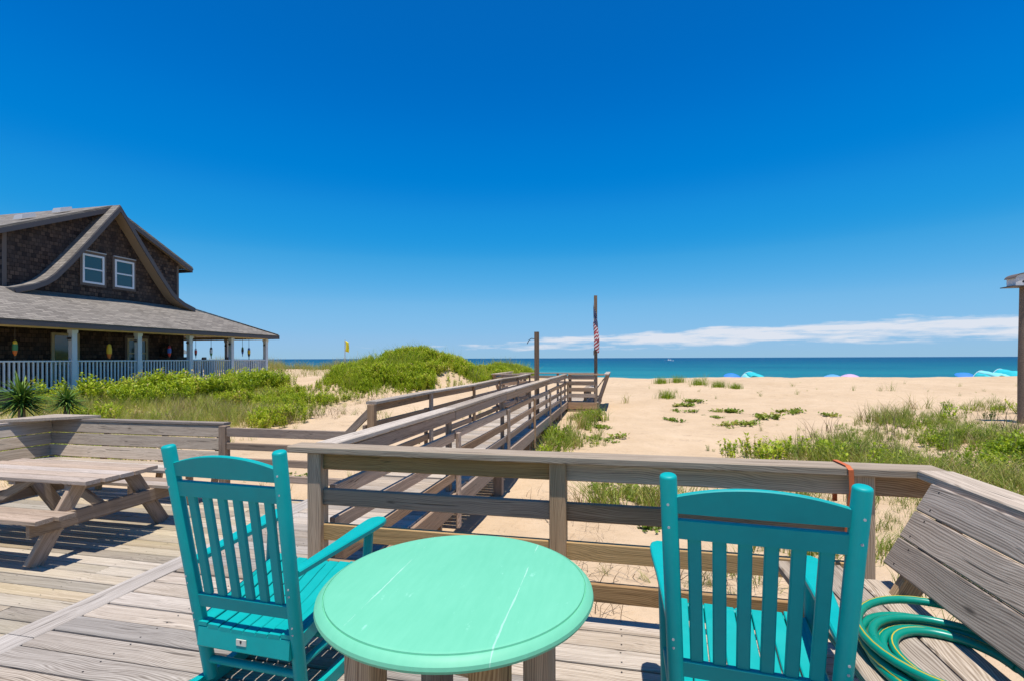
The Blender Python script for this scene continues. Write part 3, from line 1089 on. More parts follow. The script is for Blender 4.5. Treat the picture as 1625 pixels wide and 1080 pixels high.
# ------------------------------------------------------------------ right-hand bench on the upper deck
rb = empty('deck_bench', (1.1, 1.0, 0), label='built in bench with tall reclined plank back at the right of the deck', cat='bench')
for k, x in enumerate((0.80, 0.947, 1.094)):
    beam('seat_plank', (x, -1.2, 0.415), (x, 2.64 if k < 2 else 2.5, 0.415), 0.14, 0.038, 'deck_wood', rb, ch=0.006)
BK0, BK1 = Vector((1.13, 0, 0.516)), Vector((1.317, 0, 0.872))
dk = (BK1 - BK0)
for k in range(3):
    c = BK0 + dk * ((k + 0.5) / 3)
    beam('back_plank', (c.x, -1.2, c.z), (c.x, 2.47, c.z), 0.036, 0.131, 'bench_wood', rb, up=dk, ch=0.006)
beam('cap_board', (1.395, -1.2, CAPZ + 0.021), (1.395, 2.62, CAPZ + 0.021), 0.145, 0.04, 'cap_wood', rb, ch=0.006)
for y in (-0.9, 0.7, 2.36):
    beam('back_post', (0.982, y, 0.14), (1.366, y, 0.845), 0.04, 0.088, 'rail_wood', rb, up=(1, 0, 0))
    beam('seat_support', (0.76, y + 0.045, 0.345), (1.16, y + 0.045, 0.345), 0.04, 0.09, 'rail_wood', rb)
    beam('seat_leg', (0.80, y + 0.09, 0.0), (0.80, y + 0.09, 0.39), 0.04, 0.09, 'rail_wood', rb, up=(1, 0, 0))

nv = Vector((-dk.z, 0, dk.x)).normalized()
mb = MB()
for k in range(3):
    for y in (2.39, 0.70, -0.90):
        for w_ in (-0.042, 0.040):
            c = BK0 + dk * ((k + 0.5) / 3) + dk.normalized() * w_ + nv * 0.0182
            c = Vector((c.x, y + rnd.uniform(-0.02, 0.02), c.z)) - rb.location
            mb.tube([c, c + nv * 0.0008], 0.0042, 7)
mb.build('nail_heads', 'rust_nail', rb, kind='stuff')

# orange strap over the railing
mb = MB()
sx = 1.045
path = [(sx, FY + 0.085, 0.70), (sx, FY + 0.082, 0.88), (sx - 0.004, FY + 0.07, CAPZ + 0.047), (sx, FY - 0.06, CAPZ + 0.046), (sx + 0.004, FY - 0.088, CAPZ + 0.03),
        (sx + 0.006, FY - 0.092, 0.80), (sx - 0.004, FY - 0.085, 0.70), (sx - 0.012, FY - 0.075, 0.55), (sx - 0.010, FY - 0.08, 0.442)]
for a, b in zip(path[:-1], path[1:]):
    a, b = Vector(a), Vector(b)
    d = (b - a).normalized()
    up = Vector((1, 0, 0)).cross(d)
    mb.bar(a - Vector((sx, FY, 0.44)), b - Vector((sx, FY, 0.44)), 0.022, 0.0025, up)
strap = mb.build('strap', 'orange_strap', label='orange webbing strap looped over the front railing', cat='strap')
strap.location = (sx, FY, 0.44)

# ------------------------------------------------------------------ garden hose


def garden_hose():
    cx, cy, z0 = 1.05, 1.83, 0.4355
    root = empty('garden_hose', (cx, cy, z0), label='coiled green garden hose with yellow stripe lying on the bench seat', cat='hose')
    rad = 0.0142
    pts = []
    loops = 7.06
    n = int(loops * 40)
    r0 = random.Random(9)
    ox = [r0.uniform(-0.03, 0.03) for _ in range(12)]
    oy = [r0.uniform(-0.04, 0.04) for _ in range(12)]
    rr_ = [0.15, 0.17, 0.195, 0.23, 0.26, 0.215, 0.265, 0.245, 0.21]
    for i in range(n + 1):
        f = i / 40
        k = int(f)
        fr = f - k
        fr = fr * fr * (3 - 2 * fr)
        sx_ = ox[k] * (1 - fr) + ox[k + 1] * fr
        sy_ = oy[k] * (1 - fr) + oy[k + 1] * fr
        a = 2 * math.pi * f
        ra = rr_[k] * (1 - fr) + rr_[k + 1] * fr
        # later turns lie over the earlier ones
        lift = rad + max(0.0, f - 4.2) * 0.021 + (0.006 * math.sin(a * 1.5 + k) + 0.006 if f > 2 else 0)
        x_ = sx_ + ra * 1.04 * math.cos(a)
        y_ = sy_ + ra * 1.22 * math.sin(a)
        if cx + x_ > 1.20:                       # crowded against the foot of the backrest
            x_ = 1.20 - cx + (x_ - 1.20 + cx) * 0.3
        pts.append(Vector((x_, y_, lift)))
    end = pts[-1]
    mb = MB()
    mb.tube(pts, rad, 10)
    mb.build('tube', 'hose_green', root, 60)
    sp = []
    for i, p in enumerate(pts):
        q = 0.5 + 0.9 * math.sin(i * 0.055)
        d = (pts[min(i + 1, n)] - pts[max(i - 1, 0)]).normalized()
        side = d.cross(Vector((0, 0, 1))).normalized()
        sp.append(p + (side * math.cos(q) * 1.0 + Vector((0, 0, 1)) * math.sin(q)) * rad * 0.84)
    mb = MB()
    mb.tube(sp, 0.0031, 6)
    mb.build('stripe', 'hose_yellow', root, 60)
    d = (pts[-1] - pts[-3]).normalized()
    mb = MB()
    e = end
    mb.tube([e - d * 0.005, e + d * 0.02, e + d * 0.03, e + d * 0.10, e + d * 0.115], [0.012, 0.0145, 0.0165, 0.0165, 0.013], 12)
    mb.build('coupling', 'black_rubber', root, 40)
    mb = MB()
    mb.tube([e + d * 0.112, e + d * 0.14], [0.012, 0.012], 12)
    mb.build('fitting', 'steel', root, 40)


garden_hose()

# ------------------------------------------------------------------ rocking chairs


def rbar(mb, p0, p1, w, t, up, ch=0.006):
    mb.bar(p0, p1, w, t, up, ch)


def rocking_chair(loc, rz, s, label, plate):
    root = empty('rocking_chair', loc, rz, label=label, cat='rocking chair', group='turquoise rocking chairs')
    root.scale = (s, s, s)
    mat = 'turquoise_plastic'
    # y is forward, origin on the floor below the seat
    def post_pt(sx, z):
        f = (1.075 - z) / 1.0
        return Vector((sx * (0.264 - 0.034 * f), -0.315 + 0.165 * f, z))
    for sx in (-1, 1):
        mb = MB()
        a, b = post_pt(sx, 1.075), post_pt(sx, 0.05)
        d = (b - a).normalized()
        mb.tube([a, a + d * 0.003, a + d * 0.008, b], [0.0205, 0.0245, 0.0265, 0.0265], 20)
        o = mb.build('back_post', mat, root, 40)
        ms = MB()
        for zz in (0.525, 0.495, 0.36, 0.33, 0.985, 0.91):
            c = post_pt(sx, zz) + Vector((sx * 0.004, -0.0265, -0.002))
            ms.tube([c, c + Vector((0, -0.0015, 0))], 0.0042, 8)
        ms.build('screw', 'steel', o)
    # crest rail: flat below, arched above
    def back_pt(u, z):
        pl, pr = post_pt(-1, z), post_pt(1, z)
        return pl.lerp(pr, u)
    def plate_part(name, zb, zt, arch=0.0, th=0.024, y=0.0):
        n = 16 if arch else 1
        vs, fs = [], []
        for i in range(n + 1):
            u = i / n
            top = zt + arch * (1 - (2 * u - 1) ** 2)
            for (zz, dy) in ((zb, -th / 2), (top - 0.004, -th / 2), (top, -th / 2 + 0.004), (top, th / 2 - 0.004), (top - 0.004, th / 2), (zb, th / 2)):
                p = back_pt(u, zz)
                vs.append((p.x, p.y + dy + y, p.z))
        m = 6
        for i in range(n):
            for k in range(m):
                k2 = (k + 1) % m
                fs.append((i * m + k, i * m + k2, (i + 1) * m + k2, (i + 1) * m + k))
        fs.append(tuple(range(m)))
        fs.append(tuple(n * m + k for k in range(m)))
        mb = MB()
        mb.add(vs, fs)
        return mb.build(name, mat, root, 35)
    plate_part('crest_rail', 0.952, 1.002, 0.042)
    plate_part('upper_back_rail', 0.868, 0.932)
    low = plate_part('lower_back_rail', 0.386, 0.442)
    for k in range(6):
        u = 0.14 + 0.72 * k / 5
        a, b = back_pt(u, 0.875) + Vector((0, 0.004, 0)), back_pt(u, 0.444) + Vector((0, 0.004, 0))
        mb = MB()
        rbar(mb, a, b, 0.041, 0.017, (0, 1, 0.16), 0.004)
        mb.build('back_slat', mat, root, 35)
    # seat: fore and aft slats dipping in the middle
    def seat_z(f):
        return 0.322 + 0.10 * f - 0.03 * math.sin(math.pi * min(1, f * 1.15)) * 0.6
    for k in range(8):
        x = -0.21 + 0.42 * k / 7
        mb = MB()
        dip = -0.012 * (1 - (x / 0.21) ** 2)
        prev = None
        vs, fs = [], []
        nseg = 6
        for i in range(nseg + 1):
            f = i / nseg
            y = -0.214 + 0.489 * f
            z = seat_z(f) + dip
            hw = 0.0277
            vs += [(x - hw, y, z - 0.016), (x + hw, y, z - 0.016), (x + hw, y, z - 0.003), (x + hw - 0.003, y, z), (x - hw + 0.003, y, z), (x - hw, y, z - 0.003)]
        m = 6
        for i in range(nseg):
            for q in range(m):
                q2 = (q + 1) % m
                fs.append((i * m + q, i * m + q2, (i + 1) * m + q2, (i + 1) * m + q))
        fs += [tuple(range(m)), tuple(nseg * m + q for q in range(m))]
        mb.add(vs, fs)
        mb.build('seat_slat', mat, root, 35)
    mb = MB()
    rbar(mb, (-0.225, -0.205, 0.262), (0.225, -0.205, 0.262), 0.024, 0.086, (0, 0.1, 1))
    ap = mb.build('rear_apron', mat, root, 35)
    mb = MB()
    rbar(mb, (-0.235, 0.265, 0.372), (0.235, 0.265, 0.372), 0.024, 0.07, (0, 0, 1))
    mb.build('front_apron', mat, root, 35)
    for sx in (-1, 1):
        mb = MB()
        rbar(mb, (sx * 0.247, -0.19, 0.282), (sx * 0.247, 0.262, 0.383), 0.024, 0.07, (0, 0, 1))
        mb.build('side_apron', mat, root, 35)
        # front post and paddle arm
        mb = MB()
        mb.tube([(sx * 0.268, 0.235, 0.05), (sx * 0.281, 0.285, 0.583)], 0.0225, 16)
        mb.build('front_post', mat, root, 40)
        pr = []
        path = [(-0.213, 0.022, 0.0), (-0.10, 0.026, 0.0), (0.10, 0.036, 0.0), (0.25, 0.047, 0.0), (0.33, 0.050, 0.0), (0.365, 0.043, 0.0), (0.385, 0.022, 0.0)]
        vs, fs = [], []
        for (y, hw, _) in path:
            z = 0.556 + 0.036 * (y + 0.262) / 0.647
            for dx, dz in ((-hw, 0.004), (-hw + 0.004, 0.0), (hw - 0.004, 0.0), (hw, 0.004), (hw, 0.020), (hw - 0.005, 0.025), (-hw + 0.005, 0.025), (-hw, 0.020)):
                x0 = sx * (0.250 + 0.040 * (y + 0.213) / 0.6)
                vs.append((x0 + dx, y, z + dz))
        m = 8
        for i in range(len(path) - 1):
            for q in range(m):
                q2 = (q + 1) % m
                fs.append((i * m + q, i * m + q2, (i + 1) * m + q2, (i + 1) * m + q))
        fs += [tuple(range(m)), tuple((len(path) - 1) * m + q for q in range(m))]
        mb = MB()
        mb.add(vs, fs)
        mb.build('arm', mat, root, 38)
        for (zr, zf) in ((0.175, 0.215),):
            mb = MB()
            pr_ = post_pt(sx, zr)
            mb.tube([pr_, (sx * 0.268, 0.25, zf)], 0.0165, 12)
            mb.build('side_stretcher', mat, root, 40)
        # rocker
        n = 14
        vs, fs = [], []
        for i in range(n + 1):
            y = -0.50 + 0.86 * i / n
            z = 0.0005 + (y + 0.02) ** 2 * 0.28
            for dx, dz in ((-0.017, 0.0), (0.017, 0.0), (0.017, 0.055), (-0.017, 0.055)):
                vs.append((sx * 0.262 + dx - sx * 0.03 * (0.3 - y) * 0.6, y, z + dz))
        for i in range(n):
            for q in range(4):
                q2 = (q + 1) % 4
                fs.append((i * 4 + q, i * 4 + q2, (i + 1) * 4 + q2, (i + 1) * 4 + q))
        fs += [(0, 1, 2, 3), tuple(n * 4 + q for q in range(4))]
        mb = MB()
        mb.add(vs, fs)
        mb.build('rocker', mat, root, 35)
    mb = MB()
    mb.tube([post_pt(-1, 0.135), post_pt(1, 0.135)], 0.0165, 12)
    mb.build('rear_stretcher', mat, root, 40)
    mb = MB()
    rbar(mb, (-0.26, 0.10, 0.165), (0.26, 0.10, 0.165), 0.075, 0.024, (0, 0, 1))
    mb.build('foot_stretcher', mat, root, 40)
    if plate:
        mb = MB()
        mb.box(-0.026, -0.2215, 0.252, 0.022, -0.2175, 0.277)
        pl = mb.build('maker_plate', 'maker_plate', ap, label='small off white maker plate on the rear apron')
        mb = MB()
        mb.box(-0.0075, -0.2224, 0.266, 0.0015, -0.2213, 0.273)
        mb.box(-0.0055, -0.2224, 0.2615, -0.0005, -0.2213, 0.2658)
        mb.build('plate_mark', 'black_rubber', ap)
    return root


rocking_chair((-1.505, 1.965, 0.0), R(-2.5), 1.0, 'turquoise rocking chair facing the sea on the left of the round table', True)
rocking_chair((0.425, 1.90, 0.0), R(-4.5), 0.985, 'turquoise rocking chair on the right in front of the coiled hose', False)

# ------------------------------------------------------------------ round table


def round_table():
    root = empty('round_table', (-0.51, 1.51, 0), R(0), label='round mint green painted table on timber legs', cat='table')
    mb = MB()
    r = 0.416
    mb.lathe([(r - 0.03, 0.672), (r - 0.006, 0.675), (r + 0.006, 0.682), (r + 0.011, 0.691), (r + 0.009, 0.700), (r + 0.002, 0.707), (r - 0.007, 0.7135),
              (r - 0.012, 0.7155), (r - 0.0135, 0.7125), (r - 0.0155, 0.7125), (r - 0.017, 0.7175), (r - 0.021, 0.719), (r - 0.026, 0.7195)], 96)
    top = mb.build('table_top', 'mint_paint', root, 30)
    rot = R(-9)
    c, s = math.cos(rot), math.sin(rot)
    P = lambda x, y: (x * c - y * s, x * s + y * c)
    for (x, y) in ((-0.185, -0.22), (0.21, -0.22), (0.21, 0.19), (-0.185, 0.19)):
        px, py = P(x, y)
        M = Matrix.Translation((px, py, 0.3355)) @ Matrix.Rotation(rot, 4, 'Z') @ Matrix.Rotation(R(90), 4, 'Y')
        vs, fs = barverts(0.671, 0.09, 0.09, 0.006)
        mb = MB()
        mb.add(vs, fs)
        me = mb.mesh('leg')
        smooth(me, 50)
        link('leg', me, 'leg_wood', root, mw=M)
    for (a, b) in (((-0.14, -0.20), (0.165, -0.20)), ((-0.14, 0.17), (0.165, 0.17)), ((-0.185, -0.175), (-0.185, 0.145)), ((0.21, -0.175), (0.21, 0.145))):
        p0, p1 = Vector((*P(*a), 0.61)), Vector((*P(*b), 0.61))
        M, L = frame(p0, p1)
        mb = MB()
        mb.add(*barverts(L, 0.036, 0.09, 0.004))
        link('apron', mb.mesh('apron'), 'leg_wood', root, mw=M)


round_table()

# ------------------------------------------------------------------ picnic table


def picnic_table():
    X0, X1, CY = -6.75, -4.78, 4.0
    root = empty('picnic_table', ((X0 + X1) / 2, CY, LOW), label='weathered wooden picnic table with attached benches on the lower deck', cat='picnic table')
    TZ = LOW + 0.70
    for k in range(5):
        y = CY + (k - 2) * 0.149
        e = 0.06 if k in (0, 4) else 0.0
        beam('top_plank', (X0 + e, y, TZ - 0.019), (X1 - e * 0.6, y, TZ - 0.019), 0.138, 0.038, 'table_wood', root, jit=0.0012)
    SZ = LOW + 0.455
    for s in (-1, 1):
        for k in (0, 1):
            y = CY + s * (0.545 + 0.147 * k)
            e = 0.05 if k else 0
            beam('seat_plank', (X0 + e, y, SZ - 0.019), (X1 - e, y, SZ - 0.019), 0.141, 0.038, 'table_wood', root, jit=0.0012)
    for x in (X1 - 0.27, X0 + 0.27):
        d = 1 if x > -5.7 else -1
        for s in (-1, 1):
            beam('leg', (x, CY + s * 0.64, LOW + 0.002), (x, CY + s * 0.24, TZ - 0.04), 0.042, 0.14, 'table_wood', root, up=(0, 1, 0))
        beam('seat_beam', (x + d * 0.045, CY - 0.70, SZ - 0.105), (x + d * 0.045, CY + 0.70, SZ - 0.105), 0.042, 0.135, 'table_wood', root)
        beam('top_cleat', (x - d * 0.045, CY - 0.33, TZ - 0.085), (x - d * 0.045, CY + 0.33, TZ - 0.085), 0.042, 0.088, 'table_wood', root)
        beam('brace', (x - d * 0.05, CY, SZ - 0.09), (x - d * 0.62, CY, TZ - 0.05), 0.042, 0.088, 'table_wood', root)
    beam('center_cleat', ((X0 + X1) / 2, CY - 0.33, TZ - 0.06), ((X0 + X1) / 2, CY + 0.33, TZ - 0.06), 0.09, 0.042, 'table_wood', root)


picnic_table()

# ------------------------------------------------------------------ corner bench of the lower deck


def corner_bench():
    root = empty('corner_bench', (-7.9, 5.4, LOW), label='L shaped built in bench with plank back at the deck corner', cat='bench')
    X, Y = -8.05, 5.60
    SZ = LOW + 0.44
    for k in range(3):
        f = (k + 0.5) / 3
        z = SZ + 0.005 + 0.49 * f
        o = 0.14 * f
        beam('back_plank', (X - o - 0.02, Y + o - 0.02, z), (-5.2, Y + o - 0.02, z), 0.036, 0.158, 'cap_wood', root, up=(0, 0.14, 0.49))
        beam('back_plank', (X - o + 0.02, -1.6, z), (X - o + 0.02, Y + o - 0.045, z), 0.036, 0.158, 'cap_wood', root, up=(-0.14, 0, 0.49))
    beam('cap_board', (X - 0.10, Y + 0.145, SZ + 0.512), (-5.2, Y + 0.145, SZ + 0.512), 0.12, 0.036, 'bench_wood', root)
    beam('cap_board', (X - 0.14, -1.6, SZ + 0.514), (X - 0.14, Y + 0.08, SZ + 0.514), 0.12, 0.036, 'bench_wood', root)
    for k in range(3):
        beam('seat_plank', (X + 0.46, Y - 0.1 - 0.147 * k, SZ - 0.02), (-5.2, Y - 0.1 - 0.147 * k, SZ - 0.02), 0.14, 0.038, 'deck_wood', root)
        beam('seat_plank', (X + 0.08 + 0.147 * k, -1.6, SZ - 0.02), (X + 0.08 + 0.147 * k, Y - 0.03, SZ - 0.02), 0.14, 0.038, 'deck_wood', root)
    for x in (-7.2, -6.2, -5.3):
        beam('seat_leg', (x, Y - 0.36, LOW), (x, Y - 0.36, SZ - 0.04), 0.088, 0.04, 'rail_wood', root, up=(0, 1, 0))
        beam('back_post', (x, Y + 0.0, LOW), (x, Y + 0.165, SZ + 0.49), 0.088, 0.04, 'rail_wood', root, up=(0, 1, 0))
    for y in (0.5, 2.2, 3.9):
        beam('seat_leg', (X + 0.36, y, LOW), (X + 0.36, y, SZ - 0.04), 0.088, 0.04, 'rail_wood', root, up=(1, 0, 0))
        beam('back_post', (X + 0.0, y, LOW), (X - 0.165, y, SZ + 0.49), 0.088, 0.04, 'rail_wood', root, up=(1, 0, 0))
    mb = MB()
    z = SZ + 0.535
    L = root.location
    A = (X - 0.24, Y - 0.62)
    B = (X + 0.60, Y + 0.24)
    C = (X - 0.24, Y + 0.24)
    mb.prism([(A[0] - L.x, A[1] - L.y), (B[0] - L.x, B[1] - L.y), (C[0] - L.x, C[1] - L.y)], z - L.z, z + 0.036 - L.z, 2)
    mb.build('corner_shelf', 'cap_wood', root)


corner_bench()

# ------------------------------------------------------------------ bird house on its pole
bx, by = 10.3, 15.6
bg = float(ground(bx, by))
bp = empty('birdhouse_pole', (bx, by, bg), label='thick brown timber pole at the right edge of the picture', cat='pole')
mb = MB()
mb.tube([(0, 0, -0.6), (0, 0, 1.2), (0.02, 0, 3.22 - bg)], [0.13, 0.12, 0.095], 16)
o = mb.mesh('pole', 50)
me_pole = o
q = link('pole', me_pole, 'post_wood', bp)
bh = empty('birdhouse', (bx + 0.02, by, 3.225), label='small grey birdhouse with curved roof on top of the timber pole', cat='birdhouse')
mb = MB()
mb.box(-0.40, -0.22, 0.0, 0.40, 0.22, 0.022)
mb.build('floor_board', 'grey_trim', bh)
mb = MB()
mb.box(-0.29, -0.16, 0.024, 0.29, 0.16, 0.235)
w = mb.build('wall', 'birdhouse_paint', bh)
mb = MB()
arc = [(0.325 * math.cos(R(a)), 0.222 + 0.145 * math.sin(R(a))) for a in range(0, 181, 15)]
inn = [(0.312 * math.cos(R(a)), 0.222 + 0.130 * math.sin(R(a))) for a in range(180, -1, -15)]
mb.prism(arc + inn, -0.19, 0.19, 1)
mb.build('roof', 'brown_trim', bh, 40)
mb = MB()
mb.prism([(0.285 * math.cos(R(a)), 0.237 + 0.105 * math.sin(R(a))) for a in range(0, 181, 15)], -0.157, 0.157, 1)
mb.build('gable', 'birdhouse_paint', bh)
for xx in (-0.12, 0.12):
    mb = MB()
    mb.tube([(xx, -0.165, 0.13), (xx, -0.158, 0.13)], 0.028, 14)
    mb.build('entrance_hole', 'black_rubber', bh)

# ------------------------------------------------------------------ the shingled beach house


def beach_house():
    root = empty('beach_house', (-21.0, 17.0, 0.0), label='dark cedar shingled beach house with grey roof and white railed porch', cat='house')
    O = root.location

    def L(p):
        return tuple(Vector(p) - O)

    def box(name, x0, y0, z0, x1, y1, z1, mat, par=None, sm=None):
        mb = MB()
        mb.box(x0 - O.x, y0 - O.y, z0, x1 - O.x, y1 - O.y, z1)
        return mb.build(name, mat, par or root, sm)

    def slab(name, quad, th, mat, par=None):
        """flat panel: the quad is its top face, th its thickness"""
        q = [Vector(L(p)) for p in quad]
        n = (q[1] - q[0]).cross(q[2] - q[0]).normalized()
        if n.z < 0:
            n = -n
        mb = MB()
        k = len(q)
        vs = q + [p - n * th for p in q]
        fs = [tuple(range(k)), tuple(range(2 * k - 1, k - 1, -1))] + [(i, (i + 1) % k, (i + 1) % k + k, i + k) for i in range(k)]
        mb.add(vs, fs)
        return mb.build(name, mat, par or root)

    XR = -18.9           # porch rail line
    XG = -21.2           # gable wall
    YC = 17.05
    Y0, Y1 = 4.1, 23.6
    FZ, BZ = 0.33, 2.47
    # base
    box('foundation', -31, Y0, -0.9, XG + 0.02, 20.6, 0.3, 'brown_trim')
    fl = box('porch_floor', XG + 0.02, Y0, FZ - 0.05, XR + 0.12, Y1 + 0.12, FZ, 'grey_trim')
    box('porch_floor', -31, 20.62, FZ - 0.05, XG, Y1 + 0.12, FZ, 'grey_trim')
    box('skirt', XR - 0.02, Y0, FZ - 0.27, XR + 0.08, Y1 + 0.08, FZ - 0.052, 'brown_trim')
    box('skirt', -31, Y1 - 0.02, FZ - 0.27, XR - 0.022, Y1 + 0.08, FZ - 0.052, 'brown_trim')
    for k in range(-4, 5):
        y = 13.85 + 2.4375 * k
        if y > Y0:
            box('pier', XR - 0.14, y - 0.1, -1.0, XR + 0.04, y + 0.1, FZ - 0.272, 'pile_wood')
    # ground floor walls
    box('wall', -31, Y0, 0.302, XG, 20.6, 2.95, 'cedar_yz')
    box('corner_board', XG - 0.06, 20.602, 0.305, XG + 0.02, 20.64, 2.6, 'grey_trim')
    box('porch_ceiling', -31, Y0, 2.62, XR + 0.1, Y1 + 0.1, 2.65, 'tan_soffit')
    # beam and porch posts
    box('porch_beam', XR - 0.07, Y0, BZ, XR + 0.07, Y1 + 0.07, 2.618, 'cream_trim')
    box('porch_beam', -31, Y1 - 0.07, BZ, XR - 0.072, Y1 + 0.069, 2.617, 'cream_trim')
    py = [13.85 + 2.4375 * k for k in range(-4, 5)]
    posts = [(XR, y) for y in py] + [(XR - 2.45 * k, Y1) for k in (1, 2, 3)]

    def post(x, y):
        o = box('porch_post', x - 0.085, y - 0.085, FZ, x + 0.085, y + 0.085, BZ, 'porch_paint')
        box('post_base', x - 0.105, y - 0.105, FZ + 0.001, x + 0.105, y + 0.105, FZ + 0.2, 'white_paint', o)
        box('post_cap', x - 0.105, y - 0.105, BZ - 0.12, x + 0.105, y + 0.105, BZ - 0.003, 'porch_paint', o)
        mb = MB()
        mb.tube([L((x + 0.02, y - 0.11, 2.16)), L((x + 0.05, y - 0.19, 2.16))], 0.05, 8)
        mb.build('porch_light', 'dark_metal', o)
    for (x, y) in posts:
        post(x, y)
    mb = MB()
    mb.box(-0.022, -0.022, 0, 0.022, 0.022, 0.86)
    bal = mb.mesh('baluster')

    def railing(pa, pb):
        a, b = Vector((*pa, 0)), Vector((*pb, 0))
        d = (b - a).normalized()
        ln = (b - a).length
        mb = MB()
        mb.bar(L(a + d * 0.09 + Vector((0, 0, 1.375))), L(b - d * 0.09 + Vector((0, 0, 1.375))), 0.10, 0.05)
        mb.build('hand_rail', 'porch_paint', root)
        mb = MB()
        mb.bar(L(a + d * 0.09 + Vector((0, 0, 0.465))), L(b - d * 0.09 + Vector((0, 0, 0.465))), 0.05, 0.06)
        mb.build('bottom_rail', 'porch_paint', root)
        n = 17
        for i in range(n):
            p = a + d * (0.09 + (ln - 0.18) * (i + 0.5) / n)
            o = link('baluster', bal, 'porch_paint', root)
            o.location = L((p.x, p.y, 0.49))
    for y0, y1 in zip(py[:-1], py[1:]):
        railing((XR, y0), (XR, y1))
    railing((XR, Y1), (XR - 2.45, Y1))
    railing((XR - 2.45, Y1), (XR - 4.9, Y1))

    # porch roof: hipped around the sea-side corner
    EX, EY, EZ = XR + 0.50, Y1 + 0.5, 2.70
    RX, RY, RZ = XG + 0.02, 20.95, 3.99
    hip = (RX, RY, RZ)
    slab('porch_roof', [(EX, Y0 - 4, EZ), (EX, EY, EZ), hip, (RX, Y0 - 4, RZ)], 0.06, 'roof_y')
    slab('porch_roof', [(EX, EY, EZ), (-31, EY, EZ), (-31, RY, RZ), hip], 0.06, 'roof_x')
    box('fascia', EX - 0.04, Y0 - 4, EZ - 0.20, EX - 0.005, EY - 0.005, EZ - 0.045, 'grey_trim')
    box('fascia', -31, EY - 0.04, EZ - 0.20, EX - 0.042, EY - 0.005, EZ - 0.045, 'grey_trim')
    box('soffit', XR + 0.10, Y0 - 4, EZ - 0.16, EX - 0.042, EY - 0.042, EZ - 0.13, 'cream_trim')
    box('soffit', -31, Y1 + 0.102, EZ - 0.159, XR + 0.099, EY - 0.042, EZ - 0.131, 'cream_trim')
    mb = MB()
    mb.bar(L((EX - 0.05, EY - 0.05, EZ + 0.04)), L((hip[0], hip[1], hip[2] + 0.03)), 0.22, 0.02)
    mb.build('hip_cap', 'roof_y', root)

    # gable wall and steep flared roof
    prof = [(0, 7.95), (0.63, 7.11), (1.25, 6.26), (1.93, 5.36), (2.5, 4.66), (2.8, 4.38), (3.2, 4.16), (3.8, 3.95)]
    wall_p = [(0, 7.80), (0.63, 6.95), (1.25, 6.10), (1.93, 5.18), (2.45, 4.51), (2.8, 4.2), (3.2, 4.0), (3.4, 3.9)]
    poly = [(YC - a - O.y, b) for a, b in reversed(wall_p)] + [(YC + a - O.y, b) for a, b in wall_p[1:]]
    poly += [(YC + 3.4 - O.y, 2.9), (YC - 3.4 - O.y, 2.9)]
    mb = MB()
    mb.prism(poly, XG - O.x - 0.2, XG - O.x, 0)
    mb.build('gable_wall', 'cedar_yz', root)
    th = 0.16
    for s in (-1, 1):
        pts = [(YC + s * a - O.y, b) for a, b in prof]
        low = [(YC + s * (a - 0.03) - O.y, b - th) for a, b in prof]
        low[0] = (YC - O.y, prof[0][1] - th * 1.3)
        mb = MB()
        mb.prism(pts + list(reversed(low)), -31 - O.x, XG + 0.50 - O.x, 0)
        rf = mb.build('steep_roof', 'roof_steep', root)
        # rake board on the gable's face
        rl = [(YC + s * (a + 0.0) - O.y, b - 0.04) for a, b in prof]
        rlow = [(YC + s * (a - 0.06) - O.y, b - 0.235 + 0.04 * (a > 2.6)) for a, b in prof]
        rlow[0] = (YC - O.y, prof[0][1] - 0.29)
        mb = MB()
        mb.prism(rl + list(reversed(rlow)), XG + 0.502 - O.x, XG + 0.54 - O.x, 0)
        mb.build('rake_board', 'grey_trim', root)
        sl = [(YC + s * (a - 0.035) - O.y, b - th - 0.01) for a, b in prof]
        sl[0] = (YC - O.y, prof[0][1] - th * 1.4)
        slo = [(y, z - 0.05) for y, z in sl]
        mb = MB()
        mb.prism(sl + list(reversed(slo)), XG + 0.002 - O.x, XG + 0.50 - O.x, 0)
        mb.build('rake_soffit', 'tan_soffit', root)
    # gable windows
    def window(yc, z0, z1, wd, x, mat_f='white_paint', par=None):
        o = MB()
        f = 0.075
        xa, xb = x + 0.004 - O.x, x + 0.055 - O.x
        a, b = yc - wd / 2 - O.y, yc + wd / 2 - O.y
        o.box(xa, a, z0, xb, a + f, z1)
        o.box(xa, b - f, z0, xb, b, z1)
        o.box(xa, a + f, z0, xb, b - f, z0 + f)
        o.box(xa, a + f, z1 - f, xb, b - f, z1)
        o.box(xa, a + f, (z0 + z1) / 2 - 0.03, xb - 0.012, b - f, (z0 + z1) / 2 + 0.03)
        w_ = o.build('window', mat_f, root)
        for (p, q) in ((z0 + f, (z0 + z1) / 2 - 0.03), ((z0 + z1) / 2 + 0.03, z1 - f)):
            g = MB()
            g.box(xa, a + f, p, xa + 0.015, b - f, q)
            g.build('pane', 'window_glass', w_)
        g = MB()
        g.box(xa, a - 0.06, z1 + 0.10, xb + 0.04, b + 0.06, z1 + 0.14)
        g.build('drip_cap', 'grey_trim' if mat_f != 'white_paint' else 'vent_metal', w_)
        g = MB()
        for (p, q, r_, s_) in ((a - 0.09, a - 0.002, z0 - 0.1, z1 + 0.098), (b + 0.002, b + 0.09, z0 - 0.1, z1 + 0.098), (a - 0.002, b + 0.002, z0 - 0.1, z0 - 0.002), (a - 0.002, b + 0.002, z1 + 0.002, z1 + 0.098)):
            g.box(xa, p, r_, xa + 0.03, q, s_)
        g.build('casing', 'brown_trim', w_)
        return w_
    window(16.31, 4.52, 5.70, 0.86, XG)
    window(17.62, 4.52, 5.70, 0.86, XG)
    # shed dormers on both sides of the ridge
    XD = -21.42
